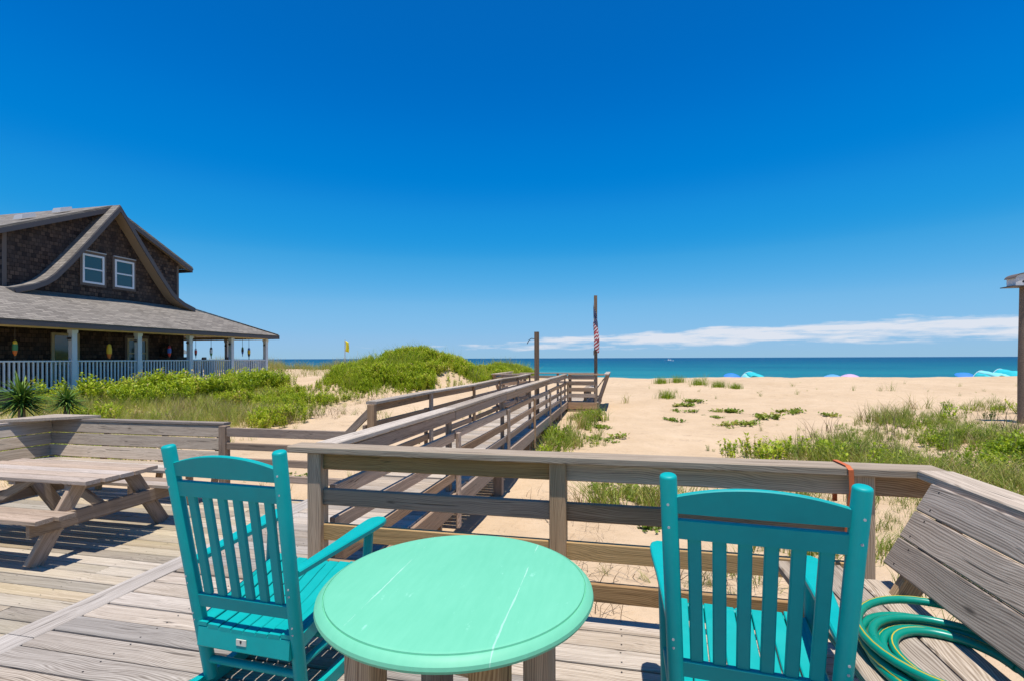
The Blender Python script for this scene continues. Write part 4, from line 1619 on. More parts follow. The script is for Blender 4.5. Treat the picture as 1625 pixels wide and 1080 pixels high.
    wl = [(YC, 7.74), (YC + 3.52, 6.12), (YC + 3.52, 3.9), (YC - 3.68, 3.9), (YC - 3.68, 6.05)]
    mb = MB()
    mb.prism([(a - O.y, b) for a, b in wl], -31 - O.x, XD - O.x, 0)
    mb.build('dormer_wall', 'cedar_yz', root)
    for s in (-1, 1):
        e = (YC + s * 4.05, 5.98)
        slab('dormer_roof', [(XD + 0.33, YC, 7.96), (XD + 0.33, e[0], e[1] + 0.05), (-31, e[0], e[1] + 0.05), (-31, YC, 7.96)], 0.08, 'roof_x')
        mb = MB()
        mb.bar(L((XD + 0.312, YC + s * 0.1, 7.74)), L((XD + 0.312, e[0], e[1] - 0.11)), 0.035, 0.20)
        mb.build('rake_board', 'grey_trim', root)
        mb = MB()
        mb.bar(L((XD + 0.15, YC + s * 0.25, 7.72)), L((XD + 0.15, e[0], e[1] - 0.10)), 0.29, 0.03)
        mb.build('rake_soffit', 'tan_soffit', root)
        box('fascia', -31, min(e[0], e[0] + s * 0.03), e[1] - 0.20, XD + 0.29, max(e[0], e[0] + s * 0.03), e[1] - 0.02, 'grey_trim')
        yb = YC + (3.52 if s > 0 else -3.68)
        box('corner_board', XD + 0.002, min(yb, yb - s * 0.12), 4.0, XD + 0.03, max(yb, yb - s * 0.12), 6.0, 'brown_trim')
    for (y, x) in ((15.75, -22.0), (14.45, -22.0)):
        z = 8.02 - (YC - y) * 0.477
        mb = MB()
        mb.add([L(p) for p in ((x - 0.22, y - 0.24, z - 0.11), (x + 0.22, y - 0.24, z - 0.11), (x + 0.22, y + 0.24, z + 0.1), (x - 0.22, y + 0.24, z + 0.1),
                               (x - 0.19, y - 0.2, z + 0.07), (x + 0.19, y - 0.2, z + 0.07), (x + 0.19, y + 0.2, z + 0.23), (x - 0.19, y + 0.2, z + 0.23))],
               [(3, 2, 1, 0), (4, 5, 6, 7), (0, 1, 5, 4), (1, 2, 6, 5), (2, 3, 7, 6), (3, 0, 4, 7)])
        mb.build('roof_vent', 'vent_metal', root)
    # porch door and windows on the shaded wall
    d = MB()
    x = XG + 0.004 - O.x
    a, b = 14.75 - O.y, 15.75 - O.y
    d.box(x, a, 0.335, x + 0.05, a + 0.10, 2.45)
    d.box(x, b - 0.10, 0.335, x + 0.05, b, 2.45)
    d.box(x, a + 0.10, 2.35, x + 0.05, b - 0.10, 2.45)
    dr = d.build('door', 'cream_trim', root)
    d = MB()
    d.box(x, a + 0.10, 0.335, x + 0.025, b - 0.10, 2.35)
    d.build('door_pane', 'window_glass', dr)
    d = MB()
    d.box(x + 0.027, a + 0.102, 1.25, x + 0.045, b - 0.102, 1.30)
    d.build('door_bar', 'cream_trim', dr)
    window(18.2, 1.05, 2.35, 0.95, XG, 'cream_trim')
    window(12.4, 1.05, 2.35, 0.95, XG, 'cream_trim')
    window(9.6, 1.05, 2.35, 0.95, XG, 'cream_trim')
    return root


beach_house()

# buoys hung under the porch beam
BUOYS = [(12.15, 2.05, 1.0, ('yellow_paint', 'green_paint', 'orange_paint'), 'yellow and green fishing buoy hanging leftmost under the porch beam'),
         (15.15, 2.02, 1.15, ('yellow_paint', 'yellow_paint', 'orange_paint'), 'big all yellow fishing buoy hanging between two porch posts'),
         (17.72, 2.02, 1.0, ('red_paint', 'blue_paint', 'red_paint'), 'red and blue fishing buoy hanging before the dark wreath'),
         (19.08, 1.93, 0.75, ('white_paint', 'red_paint', 'dark_metal'), 'small white and red buoy next to the fourth porch post'),
         (19.95, 2.0, 0.9, ('dark_metal', 'white_paint', 'green_paint'), 'dark grey and white buoy hanging in the middle of its porch bay'),
         (21.95, 2.05, 0.8, ('green_paint', 'dark_metal', 'blue_paint'), 'small dark green buoy hanging in the last porch bay'),
         (22.4, 2.02, 1.0, ('blue_paint', 'yellow_paint', 'dark_metal'), 'blue and yellow buoy hanging nearest the porch corner post')]
for (y, z, s, ms, lab) in BUOYS:
    r = empty('hanging_buoy', (-18.93, y, z - 0.25 * s), label=lab, cat='buoy', group='buoys hanging along the porch')
    profs = [[(0.03, 0.24), (0.075, 0.20), (0.085, 0.12)], [(0.092, 0.12), (0.10, 0.02), (0.092, -0.08)], [(0.088, -0.08), (0.07, -0.16), (0.03, -0.24)]]
    for nm, pf, m_ in zip(('cap', 'band', 'foot'), profs, ms):
        mb = MB()
        mb.lathe([(a * s * 0.72, b * s) for a, b in reversed(pf)], 14)
        mb.build(nm, m_, r, 50)
    mb = MB()
    mb.tube([(0, 0, 0.24 * s), (0, 0, 2.46 - (z - 0.25 * s))], 0.009, 6)
    mb.build('cord', 'rope', r)
    mb = MB()
    mb.tube([(0, 0, -0.24 * s), (0, 0, -0.36 * s)], 0.018 * s, 6)
    mb.build('spindle', 'rope', r)

mb = MB()
n = 22
rr = random.Random(3)
for i in range(n):
    for k in range(9):
        a = 2 * math.pi * (i + rr.random()) / n
        c = Vector((0, 0.27 * math.cos(a), 0.27 * math.sin(a)))
        d = Vector((rr.uniform(0, 1), rr.uniform(-1, 1), rr.uniform(-1, 1))).normalized() * rr.uniform(0.06, 0.13)
        e = d.orthogonal().normalized() * 0.025
        mb.add([c - e, c + d * 0.5 + e, c + d, c + d * 0.5 - e * 1.6], [(0, 1, 2, 3)])
mb.lathe([(0.21, -0.03), (0.27, -0.06), (0.33, -0.03), (0.33, 0.03), (0.27, 0.06), (0.21, 0.03)], 24)
o = MB()
o.v = [(v[2], v[0], v[1]) if i >= len(mb.v) - 144 else v for i, v in enumerate(mb.v)]
o.f = mb.f[:-2]
w = o.build('wreath', 'dark_wreath', label='dark round wreath hanging on the shaded porch wall', cat='wreath')
w.location = (-21.08, 19.55, 1.85)

# porch chairs behind the balusters
CH = [(-20.6, 20.9, 0.4), (-20.4, 22.3, 0.2), (-20.1, 19.3, -0.2)]
CL = ['dark porch chair behind the railing near the house corner', 'dark porch chair in the last bay of the porch', 'dark porch chair against the shaded shingle wall']
for (x, y, rz), lab in zip(CH, CL):
    r = empty('porch_chair', (x, y, 0.33), R(90) + rz, label=lab, cat='chair', group='dark chairs on the porch')
    mb = MB()
    mb.box(-0.25, -0.24, 0.42, 0.25, 0.24, 0.46)
    mb.build('seat', 'dark_metal', r)
    for sx_ in (-1, 1):
        for yy in (-0.22, 0.22):
            mb = MB()
            mb.bar((sx_ * 0.23, yy, 0), (sx_ * 0.23, yy * (1.0 if yy > 0 else 1.25), 0.42 if yy > 0 else 1.18), 0.035, 0.035, (0, 1, 0))
            mb.build('leg', 'dark_metal', r)
    mb = MB()
    mb.bar((0, -0.25, 0.60), (0, -0.285, 1.20), 0.43, 0.03, (0, 1, 0))
    mb.build('backrest', 'dark_metal', r)

# a far house seen through the porch
fh = empty('distant_house', (-74.5, 62, 0.4), R(12), label='distant tan house glimpsed through the porch corner', cat='house')
mb = MB()
mb.box(-6, -4, -1, 6, 4, 2.2)
mb.build('wall', 'far_wall', fh)
mb = MB()
mb.prism([(-5, 1.9), (5, 1.9), (0, 3.9)], -7, 7, 0)
mb.build('roof', 'far_roof', fh)
for xx in (-3.5, 0, 3.5):
    mb = MB()
    mb.box(xx - 0.5, -4.05, 0.4, xx + 0.5, -4.0, 1.7)
    mb.build('window', 'window_glass', fh)

# ------------------------------------------------------------------ yellow flag, boat, beach shades
fx, fy_ = -22.2, 37.1
fg = float(ground(fx, fy_))
r = empty('marker_flag', (fx, fy_, fg), label='yellow marker flag on a thin pole behind the dune grass', cat='flag')
mb = MB()
mb.tube([(0, 0, -0.3), (0, 0, 2.95 - fg)], 0.035, 8)
mb.build('pole', 'vent_metal', r, 50)
mb = MB()
nn = 10
vs, fs = [], []
for j in range(nn + 1):
    for i in range(7):
        u, v = i / 6, j / nn
        vs.append((0.04 + 0.30 * u, 0.07 * math.sin(u * 6 + v * 3), 2.9 - fg - v * 0.85 - u * 0.12))
for j in range(nn):
    for i in range(6):
        fs.append((j * 7 + i, j * 7 + i + 1, (j + 1) * 7 + i + 1, (j + 1) * 7 + i))
mb.add(vs, fs)
o = mb.build('cloth', 'flag_yellow', r, 60)
o.modifiers.new('thickness', 'SOLIDIFY').thickness = 0.004

# boat: about 800 m out
bt = empty('motor_boat', (72.0, 800.0, -4.3), R(8), label='small white motor boat far out on the water', cat='boat')
mb = MB()
hull = []
for (x, hw, zb) in ((-7, 2.0, 0.0), (-3, 2.2, -0.1), (2, 2.0, 0.0), (5.5, 1.1, 0.3), (7.5, 0.08, 1.0)):
    hull.append([(x, -hw, 1.7 + 0.08 * max(0, x)), (x, -hw * 0.75, zb - 0.3), (x, hw * 0.75, zb - 0.3), (x, hw, 1.7 + 0.08 * max(0, x))])
vs = [p for s in hull for p in s]
fs = [(0, 1, 2, 3), (16, 17, 18, 19)]
for i in range(4):
    for k in range(4):
        k2 = (k + 1) % 4
        fs.append((i * 4 + k, i * 4 + k2, (i + 1) * 4 + k2, (i + 1) * 4 + k))
mb.add(vs, fs)
mb.build('hull', 'boat_white', bt)
mb = MB()
mb.prism([(-1.5, 1.6), (3.6, 1.6), (2.2, 3.6), (-1.3, 3.6)], -1.3, 1.3, 1)
cb = mb.build('cabin', 'boat_white', bt)
mb = MB()
mb.box(-1.0, -1.33, 2.5, 1.9, 1.33, 3.2)
mb.build('window', 'window_glass', cb)
mb = MB()
for sx_ in (-1.2, 1.0):
    for sy_ in (-1, 1):
        mb.tube([(sx_, sy_, 3.6), (sx_, sy_, 5.2)], 0.06, 6)
mb.box(-1.8, -1.3, 5.2, 1.6, 1.3, 5.32)
mb.build('hardtop', 'boat_white', bt)


def umbrella(x, y, h, rad, tilt, mat, label):
    g = float(ground(x, y))
    r = empty('beach_umbrella', (x, y, g), label=label, cat='umbrella', group='umbrellas on the beach')
    mb = MB()
    mb.tube([(0, 0, -0.3), (0, 0, h)], 0.025, 8)
    mb.build('pole', 'white_paint', r)
    mb = MB()
    n = 16
    prof = [(0.02, 0.0), (0.3, -0.05), (0.65, -0.2), (0.9, -0.38), (1.0, -0.5)]
    vs, fs = [], []
    for (a, z) in prof:
        for k in range(n):
            q = 2 * math.pi * k / n
            rr_ = rad * a * (1.0 if k % 2 == 0 else 0.965)
            vs.append((rr_ * math.cos(q), rr_ * math.sin(q), h + z * rad * 0.8))
    for i in range(len(prof) - 1):
        for k in range(n):
            k2 = (k + 1) % n
            fs.append((i * n + k, i * n + k2, (i + 1) * n + k2, (i + 1) * n + k))
    fs.append(tuple(range(n)))
    T = Matrix.Translation((0, 0, h)) @ Euler((tilt, tilt * 0.4, 0)).to_matrix().to_4x4() @ Matrix.Translation((0, 0, -h))
    mb.add([T @ Vector(v) for v in vs], fs)
    c = mb.build('canopy', mat, r)
    c.modifiers.new('thickness', 'SOLIDIFY').thickness = 0.01


def beach_canopy(x, y, h, wd, mats, label):
    """wind-borne sun shade: an arched pole with a cloth streaming from it"""
    g = float(ground(x, y))
    r = empty('sun_shade', (x, y, g), label=label, cat='sun shade', group='wind shades on the beach')
    mb = MB()
    arc = [(wd * 0.5 * math.cos(q), 0, h * math.sin(q)) for q in [math.pi * i / 20 for i in range(21)]]
    mb.tube(arc, 0.025, 6)
    mb.build('arch_pole', 'white_paint', r, 60)
    for p, m_ in enumerate(mats):
        n0, n1 = 20 * p // len(mats), 20 * (p + 1) // len(mats)
        vs, fs = [], []
        nj = 12
        for j in range(nj + 1):
            v = j / nj
            for i in range(n0, n1 + 1):
                q = math.pi * (0.08 + 0.84 * i / 20)
                vs.append((wd * 0.5 * math.cos(q) + 0.12 * math.sin(v * 9), -2.6 * v, h * math.sin(q) * (1 - 0.12 * v) + 0.12 * math.sin(v * 11 + i * 0.7) * v))
        k = n1 - n0 + 1
        for j in range(nj):
            for i in range(k - 1):
                fs.append((j * k + i, j * k + i + 1, (j + 1) * k + i + 1, (j + 1) * k + i))
        mb = MB()
        mb.add(vs, fs)
        c = mb.build('cloth_panel', m_, r, 60)
        c.modifiers.new('thickness', 'SOLIDIFY').thickness = 0.006


umbrella(10.3, 50.3, 2.08, 0.8, 0.25, 'umbrella_blue', 'blue beach umbrella left of the turquoise wind shade')
beach_canopy(11.7, 50.0, 2.22, 2.3, ['canopy_turquoise', 'canopy_turquoise', 'canopy_white'], 'turquoise and white wind shade beside the left blue umbrella')
umbrella(18.6, 50.3, 2.08, 0.82, -0.15, 'umbrella_pale_blue', 'pale blue beach umbrella next to the pink one')
umbrella(20.1, 50.0, 2.12, 0.85, 0.1, 'umbrella_pink', 'pale pink beach umbrella in the middle of the beach')
umbrella(29.2, 50.3, 2.2, 0.85, 0.3, 'umbrella_blue', 'blue beach umbrella left of the twin turquoise shades')
beach_canopy(29.7, 49.5, 2.3, 1.9, ['canopy_turquoise', 'canopy_white', 'canopy_turquoise'], 'striped turquoise wind shade next to the right blue umbrella')
beach_canopy(30.9, 49.3, 2.45, 1.9, ['canopy_turquoise', 'canopy_turquoise'], 'plain turquoise wind shade nearest the timber pole')

# ------------------------------------------------------------------ plants


def leaf_template(r, h, stems, per, ll, lw, spread):
    V, F = [], []
    for s in range(stems):
        a = r.uniform(0, 2 * math.pi)
        out = r.uniform(0.1, 1.0) * spread
        base = np.array([math.cos(a) * out * 0.35, math.sin(a) * out * 0.35, 0])
        top = np.array([math.cos(a) * out, math.sin(a) * out, h * r.uniform(0.65, 1.05)])
        for k in range(per):
            f = 0.15 + 0.85 * (k + r.random()) / per
            p = base + (top - base) * f
            b = r.uniform(0, 2 * math.pi)
            el = r.uniform(0.1, 1.1)
            d = np.array([math.cos(b) * math.cos(el), math.sin(b) * math.cos(el), math.sin(el)])
            sd = np.array([-math.sin(b), math.cos(b), 0])
            L_ = ll * r.uniform(0.7, 1.2)
            W_ = lw * r.uniform(0.7, 1.2)
            o = len(V)
            V += [p, p + d * L_ * 0.5 + sd * W_ + np.array([0, 0, 0.1 * L_]), p + d * L_, p + d * L_ * 0.5 - sd * W_ + np.array([0, 0, 0.1 * L_])]
            F.append((o, o + 1, o + 2, o + 3))
        o = len(V)
        w_ = np.array([0.004, 0.004, 0])
        V += [base - w_, base + w_, top + w_ * 0.4, top - w_ * 0.4]
        F.append((o, o + 1, o + 2, o + 3))
    return np.array(V), np.array(F)


def blade_template(r, n, h, w, lean, spread, seg=3):
    V, F = [], []
    for k in range(n):
        a = r.uniform(0, 2 * math.pi)
        hh = h * r.uniform(0.5, 1.1)
        ln = lean * r.uniform(0.2, 1.2)
        bx_, by_ = r.gauss(0, spread), r.gauss(0, spread)
        ca, sa = math.cos(a), math.sin(a)
        b2 = r.uniform(0, 2 * math.pi)
        sx_, sy_ = math.cos(b2), math.sin(b2)
        o = len(V)
        for s in range(seg + 1):
            f = s / seg
            off = ln * hh * f ** 2
            z = hh * (f - 0.35 * ln * f ** 2 * 0.8)
            ww = w * (1 - f ** 1.5) * 0.5 + 0.0004
            V.append(np.array([bx_ + ca * off - sx_ * ww, by_ + sa * off - sy_ * ww, z]))
            V.append(np.array([bx_ + ca * off + sx_ * ww, by_ + sa * off + sy_ * ww, z]))
        for s in range(seg):
            F.append((o + 2 * s, o + 2 * s + 1, o + 2 * s + 3, o + 2 * s + 2))
    return np.array(V), np.array(F)


def scatter(templates, P, S, tint, sink=0.02, tilt=0.12, seed=1):
    g = np.random.default_rng(seed)
    Vs, Fs, Ts = [], [], []
    off = 0
    idx = g.integers(0, len(templates), len(P))
    for k, (TV, TF) in enumerate(templates):
        m = idx == k
        p, s, tn = P[m], S[m], tint[m]
        n = len(p)
        if n == 0:
            continue
        a = g.uniform(0, 2 * np.pi, n)
        tx, ty = g.normal(0, tilt, n), g.normal(0, tilt, n)
        ca, sa = np.cos(a)[:, None], np.sin(a)[:, None]
        x, y, z = TV[None, :, 0] * s[:, None], TV[None, :, 1] * s[:, None], TV[None, :, 2] * s[:, None]
        X = x * ca - y * sa + z * tx[:, None]
        Y = x * sa + y * ca + z * ty[:, None]
        W = np.stack([X + p[:, None, 0], Y + p[:, None, 1], z + p[:, None, 2] - sink], 2)
        nv = len(TV)
        leafvar = np.repeat(g.normal(0, 0.20, (n, (nv + 3) // 4)), 4, axis=1)[:, :nv]
        Ts.append(np.clip(tn[:, None] + leafvar, 0, 1).ravel())
        Vs.append(W.reshape(-1, 3))
        Fs.append((TF[None] + (np.arange(n) * nv)[:, None, None] + off).reshape(-1, 4))
        off += n * nv
    return np.concatenate(Vs), np.concatenate(Fs), np.concatenate(Ts)


def sample(n, x0, x1, y0, y1, dens):
    x, y = rng.uniform(x0, x1, n), rng.uniform(y0, y1, n)
    keep = rng.random(n) < dens(x, y)
    x, y = x[keep], y[keep]
    return np.stack([x, y, ground(x, y)], 1)


r5 = random.Random(21)
SHRUB = [leaf_template(r5, 0.46, 5, 14, 0.085, 0.014, 0.17) for _ in range(5)]
TALL_SHRUB = [leaf_template(r5, 0.75, 7, 16, 0.10, 0.026, 0.24) for _ in range(4)]
BROAD = [leaf_template(r5, 0.32, 7, 11, 0.065, 0.019, 0.20) for _ in range(4)]
GRASS = [blade_template(r5, 18, 0.34, 0.008, 0.75, 0.05) for _ in range(6)]
FINE = [blade_template(r5, 13, 0.5, 0.008, 0.5, 0.07) for _ in range(5)]
OATS = [blade_template(r5, 9, 0.6, 0.010, 0.45, 0.05) for _ in range(4)]
TWIGS = [blade_template(r5, 6, 0.30, 0.006, 1.6, 0.10) for _ in range(5)]
CREEP = [leaf_template(r5, 0.055, 9, 4, 0.055, 0.024, 0.20) for _ in range(5)]


def plant_mass(name, label, templates, pts_list, mat, smin, smax, tmean, tsd, seed, tilt=0.12):
    P = np.concatenate(pts_list)
    g = np.random.default_rng(seed)
    patch = fbm(P[:, 0], P[:, 1], 0.55, 3, seed)
    S = g.uniform(smin, smax, len(P)) * (0.35 + 1.3 * sstep(0.25, 0.75, patch))
    T = np.clip(tmean + (patch - 0.5) * 0.7 + g.normal(0, tsd, len(P)), 0, 1)
    V, F, Tt = scatter(templates, P, S, T, seed=seed, tilt=tilt)
    me = arr_mesh(name, V, F, Tt)
    return link(name, me, mat, kind='stuff', label=label)


def near_deck_block(x, y):
    """0 on the decks, the boardwalk, the platform and the house"""
    b = ((x > -8.45) & (x < 1.75) & (y < 2.95)) | ((x > -8.45) & (x < -3.0) & (y < 5.9))
    b |= ((x > -3.2) & (x < -1.62) & (y < 16.6)) | ((x > -4.3) & (x < -0.45) & (y > 16.2) & (y < 19.6))
    b |= (x < -18.6) & (y < 24.0)
    return np.where(b, 0.0, 1.0)


def d_dune(x, y):
    e = dune_a(x, y)
    e2 = dune_b(x, y)
    hole = fbm(x, y, 0.9, 3, 3)
    # a bare sandy blow-out on the dune's seaward right flank
    bare = np.exp(-(((x + 7.3) / 0.9) ** 2 + ((y - 21.0) / 1.6) ** 2))
    lobes = (fbm(x, y, 0.45, 3, 9) - 0.5) * 0.5
    a = sstep(0.16, 0.30, e + lobes * 0.35) + sstep(0.22, 0.42, e2 + lobes * 0.3)
    return np.clip(a, 0, 1) * sstep(0.30, 0.40, hole) * (1 - 0.97 * np.clip(bare * 1.6, 0, 1)) * near_deck_block(x, y)


def d_left_front(x, y):
    """leafy growth on the near left flank, fading into dry grass"""
    n = fbm(x, y, 0.35, 3, 12)
    z = sstep(-9.0, -10.2, x + (n - 0.5) * 3) * sstep(6.2, 7.5, y) * sstep(18.5, 16.5, y - 2.2 * sstep(-12.5, -10.5, x))
    # the dune's foot runs down into the field
    foot = np.exp(-(((x + 11.6) / 1.9) ** 2 + ((y - 19.0) / 1.6) ** 2))
    return np.clip(z * sstep(0.42, 0.56, n) + sstep(0.25, 0.5, foot + (n - 0.5) * 0.4), 0, 1) * near_deck_block(x, y)


def d_house(x, y):
    n = fbm(x, y, 0.6, 3, 15)
    return sstep(-14.2, -15.6, x + (n - 0.5) * 2.0) * sstep(12.2, 14.0, y + (n - 0.5) * 3) * sstep(21.2, 19.6, y) * near_deck_block(x, y)


def d_dry(x, y):
    n = fbm(x, y, 0.4, 3, 18)
    z = sstep(-9.0, -10.6, x + (n - 0.5) * 3.0) * sstep(6.0, 7.0, y) * sstep(19.5, 17.5, y)
    return z * (0.35 + 0.65 * sstep(0.35, 0.6, n)) * near_deck_block(x, y)


def d_ridge(x, y):
    n = fbm(x, y, 0.3, 3, 22)
    return sstep(-9, -13, x) * sstep(33.0, 36.5, y + (n - 0.5) * 4) * sstep(44, 40, y) * 0.9


def d_ridge_sparse(x, y):
    return sstep(-11, -13, x) * sstep(25, 27, y) * sstep(37, 35, y) * 0.35 * sstep(0.5, 0.66, fbm(x, y, 0.5, 3, 27))


def d_right(x, y):
    n = fbm(x, y, 0.33, 4, 31)
    edge = x - (1.9 + 1.6 * (n - 0.5) * 2) + 0.0
    far = sstep(1.0, -1.6, y - 10.0 - 0.85 * x + (n - 0.5) * 4) * sstep(3.0, 4.2, y)
    return sstep(0.0, 3.2, edge) * far * sstep(0.34, 0.56, n) * near_deck_block(x, y)


def d_right_leaf(x, y):
    n = fbm(x, y, 0.4, 3, 36)
    core = np.exp(-(((x - 8.6) / 3.4) ** 2 + ((y - 14.6) / 2.6) ** 2)) + 0.9 * np.exp(-(((x - 3.1) / 1.3) ** 2 + ((y - 11.6) / 1.2) ** 2)) + 0.8 * np.exp(-(((x - 6.2) / 2.2) ** 2 + ((y - 11.5) / 2.2) ** 2))
    return np.clip(core * 1.3, 0, 1) * sstep(0.36, 0.54, n) * near_deck_block(x, y) * sstep(1.0, -1.2, y - 9.8 - 0.85 * x)


def d_walk(x, y):
    n = fbm(x, y, 0.9, 3, 40)
    return sstep(-0.2, -1.0, x + (n - 0.5) * 1.6) * sstep(-1.75, -1.6, x) * sstep(8.8, 10.2, y) * sstep(16.6, 15.6, y) * sstep(0.36, 0.5, n) * near_deck_block(x, y)


def d_near(x, y):
    n = fbm(x, y, 0.8, 3, 44)
    return sstep(0.50, 0.66, n) * sstep(-0.6, 0.6, x) * sstep(3.0, 3.3, y) * sstep(10.5, 7, y) * near_deck_block(x, y)


def d_clumps(x, y):
    n = fbm(x, y, 1.1, 3, 71)
    c = np.exp(-(((x - 0.3) / 0.75) ** 2 + ((y - 7.3) / 0.7) ** 2)) + np.exp(-(((x - 3.4) / 1.2) ** 2 + ((y - 6.4) / 1.5) ** 2)) + 0.6 * np.exp(-(((x - 1.0) / 0.8) ** 2 + ((y - 4.9) / 0.5) ** 2))
    return np.clip(c * 1.4, 0, 1) * sstep(0.3, 0.55, n) * near_deck_block(x, y)


def d_sparse(x, y):
    n = fbm(x, y, 0.25, 4, 49)
    return sstep(0.50, 0.68, n) * 0.25 * sstep(3.0, 4.0, y) * sstep(34, 24, y) * near_deck_block(x, y)


plant_mass('dune_shrubs', 'bright green leafy growth covering the round dune', SHRUB, [
    sample(60000, -17.5, -2.0, 15.5, 38, lambda x, y: d_dune(x, y)),
    sample(12500, -18.6, -6.0, 6, 23, lambda x, y: d_left_front(x, y) * 0.85)], 'shrub_leaf', 0.5, 0.95, 0.5, 0.17, 101)
plant_mass('dune_grass', 'upright bright green grass spikes on the round dune', FINE, [
    sample(16000, -17.5, -2.0, 15.5, 38, lambda x, y: d_dune(x, y) * 0.8)], 'shrub_leaf', 0.45, 1.45, 0.5, 0.22, 110)
plant_mass('house_shrubs', 'tall leafy green shrubs in front of the porch railing', TALL_SHRUB, [
    sample(2600, -18.6, -13.5, 9, 23.5, d_house)], 'shrub_leaf', 0.45, 0.95, 0.45, 0.17, 102)
plant_mass('dry_grass', 'dry tan and olive grass between the deck and the house', FINE, [
    sample(19000, -18.6, -6.0, 6, 26, lambda x, y: d_dry(x, y))], 'dry_blade', 0.4, 0.85, 0.30, 0.24, 103, 0.25)
plant_mass('sea_oats', 'pale green sea oats along the far left dune ridge', OATS, [
    sample(16000, -60, -9, 31, 46, d_ridge), sample(3500, -40, -10, 25, 37, d_ridge_sparse)], 'grass_blade', 0.8, 1.4, 0.58, 0.16, 104)
plant_mass('beach_grass', 'thin green and tan beach grass right of the boardwalk', GRASS, [
    sample(12000, 1.0, 22, 3, 22, lambda x, y: d_right(x, y)),
    sample(700, -1.0, 4, 3, 11, d_near), sample(1500, -1.2, 6, 3.2, 10, d_clumps), sample(800, -1.6, 20, 3, 30, d_sparse),
    sample(500, -1.7, 0.4, 9, 17, lambda x, y: d_walk(x, y) * 0.6), sample(500, -9, -3.2, 6, 16, lambda x, y: d_sparse(x, y) * 1.5)], 'grass_blade', 0.6, 1.25, 0.38, 0.2, 105, 0.22)
plant_mass('leafy_ground_plants', 'leafy green plants on the sand right of the boardwalk', BROAD, [
    sample(5600, 1.0, 16, 8, 20, d_right_leaf), sample(520, -1.7, 0.2, 9, 17, d_walk)], 'shrub_leaf', 0.5, 0.98, 0.34, 0.15, 106)


def creep_patches():
    pts = []
    cs = [(2.2, 18.5, 0.3), (3.4, 17.5, 0.42), (2.8, 16.3, 0.25), (4.2, 16.0, 0.35), (5.2, 17.4, 0.3), (3.2, 14.8, 0.38), (1.5, 15.4, 0.22), (1.9, 17.2, 0.25), (6.0, 16.4, 0.25), (2.5, 19.6, 0.25),
          (-0.4, 12.2, 0.35), (-0.9, 9.2, 0.3), (-0.1, 8.0, 0.4), (1.4, 9.1, 0.3), (-0.6, 13.6, 0.3), (0.3, 6.6, 0.3), (-5.2, 9.5, 0.4), (-5.8, 8.0, 0.5), (-4.4, 11.0, 0.3), (-4.2, 6.6, 0.5)]
    for (x, y, s) in cs:
        n = int(11 * s / 0.45)
        xx, yy = rng.normal(x, s * 0.7, n), rng.normal(y, s * 0.55, n)
        pts.append(np.stack([xx, yy, ground(xx, yy)], 1))
    return pts


plant_mass('creeping_plants', 'low creeping green leaves in flat patches on the sand', CREEP, creep_patches(), 'creeper_leaf', 0.7, 1.3, 0.5, 0.2, 107)


def twig_pts(x, y):
    n = fbm(x, y, 0.7, 3, 60)
    left = sstep(-7.5, -9.4, x) * sstep(-12, -10.0, x) * sstep(9, 12, y) * sstep(22, 18, y)
    near = sstep(-1.5, -1.2, x) * sstep(4.5, 3.5, x) * sstep(3.0, 3.4, y) * sstep(9.5, 6.5, y) * 0.5
    return (left + near + 0.7 * np.clip(d_clumps(x, y), 0, 1)) * sstep(0.42, 0.6, n) * near_deck_block(x, y)


plant_mass('dry_vines', 'dry brown vine stems and twigs lying on the sand', TWIGS, [sample(5200, -12, 5, 3, 22, twig_pts)], 'twig', 0.5, 1.1, 0.5, 0.25, 108, 0.4)

plant_mass('dry_stalks', 'thin brown dead stalks among the green dune plants', FINE, [
    sample(1500, -17.5, -2.0, 15.5, 38, lambda x, y: d_dune(x, y) * 0.5),
    sample(2600, -18.6, -6.0, 6, 23, lambda x, y: np.clip(d_dry(x, y) + d_house(x, y), 0, 1) * 0.6 * sstep(0.45, 0.6, fbm(x, y, 0.5, 3, 81))),
    sample(500, 1.0, 16, 4, 18, lambda x, y: d_right(x, y) * 0.6)], 'twig', 0.6, 1.15, 0.7, 0.25, 111, 0.2)

# separate grass tufts out on the open sand
TUFTS = [(1.77, 20.6, 0.52, 'round green grass tuft standing nearest on the open sand'),
         (2.15, 28.6, 0.55, 'left half of the wide far green grass clump'),
         (3.05, 28.8, 0.6, 'right half of the wide far green grass clump'),
         (4.0, 27.6, 0.60, 'green grass tuft second from the right in the far row'),
         (4.6, 25.6, 0.5, 'green grass tuft third in the far row on the sand'),
         (5.25, 25.1, 0.42, 'smallest rightmost green grass tuft in the far row')]
for k, (x, y, s, lab) in enumerate(TUFTS):
    rr2 = random.Random(300 + k)
    TV, TF = blade_template(rr2, 260, s * 0.85, 0.012, 0.55, s * 0.34)
    z = float(ground(x, y))
    tt = np.clip(np.repeat(np.random.default_rng(k).normal(0.28, 0.16, len(TV) // 8 + 1), 8)[:len(TV)], 0, 1)
    me = arr_mesh('grass_tuft', TV, TF, tt)
    o = link('grass_tuft', me, 'shrub_leaf', label=lab, cat='grass tuft', group='grass tufts on the open sand')
    o.location = (x, y, z - 0.02)


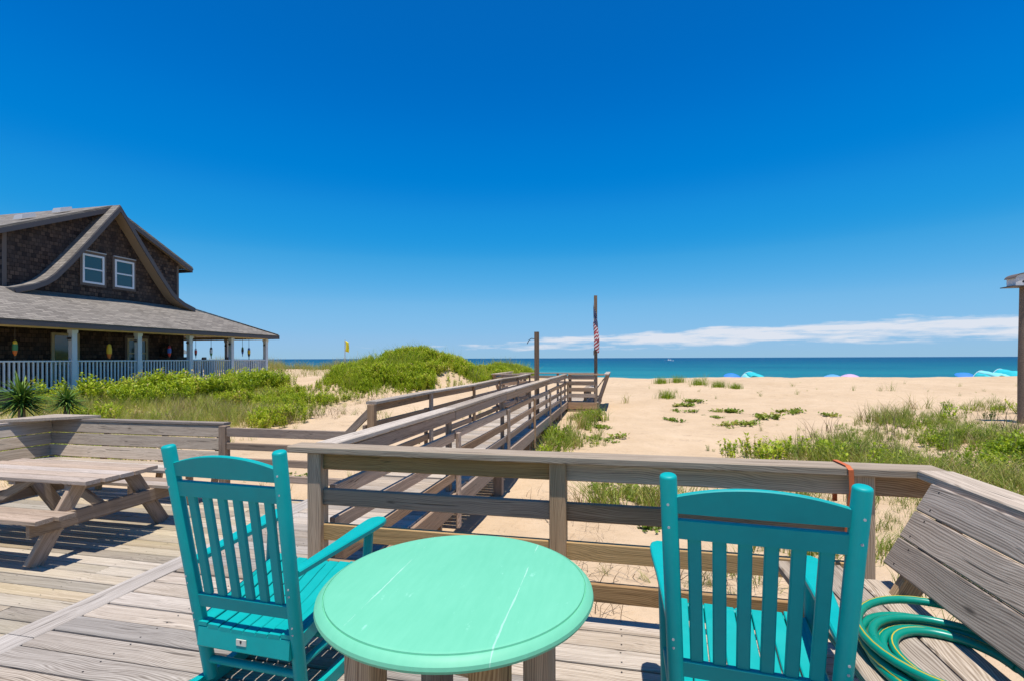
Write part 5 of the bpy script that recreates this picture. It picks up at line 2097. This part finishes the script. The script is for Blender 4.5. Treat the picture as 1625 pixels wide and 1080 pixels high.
def rosette(name, loc, n, ln, wd, label, cat, mat, up=0.2, trunk=0.0, group=None, seed=1):
    r = random.Random(seed)
    root = empty(name, loc, label=label, cat=cat, group=group)
    V, F, T = [], [], []
    for k in range(n):
        a = r.uniform(0, 2 * math.pi)
        el = math.asin(r.uniform(-0.55 + up, 0.99))
        L_ = ln * r.uniform(0.75, 1.05)
        z0 = trunk * r.uniform(0.75, 1.0)
        d = Vector((math.cos(a) * math.cos(el), math.sin(a) * math.cos(el), math.sin(el)))
        sd = Vector((-math.sin(a), math.cos(a), 0))
        nrm = d.cross(sd)
        p = Vector((0, 0, z0))
        o = len(V)
        tn = min(1, max(0, 0.35 + 0.4 * (el / 1.5) + r.gauss(0, 0.2)))
        for s in range(5):
            f = s / 4
            w_ = wd * (0.7 + 1.2 * f - 1.9 * f * f) if f < 0.95 else 0.001
            q = p + d * L_ * f - Vector((0, 0, 0.14 * L_ * f * f))
            V += [q - sd * w_, q - nrm * w_ * -0.35, q + sd * w_]
            T += [tn] * 3
        for s in range(4):
            F += [(o + 3 * s, o + 3 * s + 1, o + 3 * s + 4, o + 3 * s + 3), (o + 3 * s + 1, o + 3 * s + 2, o + 3 * s + 5, o + 3 * s + 4)]
    me = arr_mesh('leaves', np.array([tuple(v) for v in V]), np.array(F), np.array(T))
    link('leaves', me, mat, root)
    mb = MB()
    mb.tube([(0, 0, -0.25), (0, 0, trunk * 0.6), (0, 0, trunk + 0.03)], [0.07, 0.065, 0.04], 10)
    mb.build('trunk', 'pile_wood', root, 50)
    return root


def on_ground(x, y):
    return (x, y, float(ground(x, y)))


rosette('yucca', on_ground(-12.9, 8.4), 260, 0.64, 0.023, 'tall dark green yucca nearest the left edge of the picture', 'yucca', 'yucca_blade', 0.0, 1.12, 'yuccas beside the deck', 2)
rosette('yucca', on_ground(-13.5, 9.75), 190, 0.50, 0.02, 'smaller dark yucca in front of the left white porch post', 'yucca', 'yucca_blade', 0.0, 0.86, 'yuccas beside the deck', 3)
rosette('agave', on_ground(-10.9, 7.55), 60, 0.55, 0.024, 'yellow green spiky plant just behind the corner shelf', 'agave', 'agave_blade', 0.45, 0.32, 'spiky yellow plants', 4)
rosette('agave', on_ground(-11.7, 7.2), 60, 0.5, 0.024, 'yellow green spiky plant below the tall yucca', 'agave', 'agave_blade', 0.45, 0.25, 'spiky yellow plants', 5)
rosette('agave', on_ground(-10.6, 8.6), 50, 0.48, 0.022, 'olive spiky plant right of the smaller yucca', 'agave', 'agave_blade', 0.45, 0.2, 'spiky yellow plants', 6)
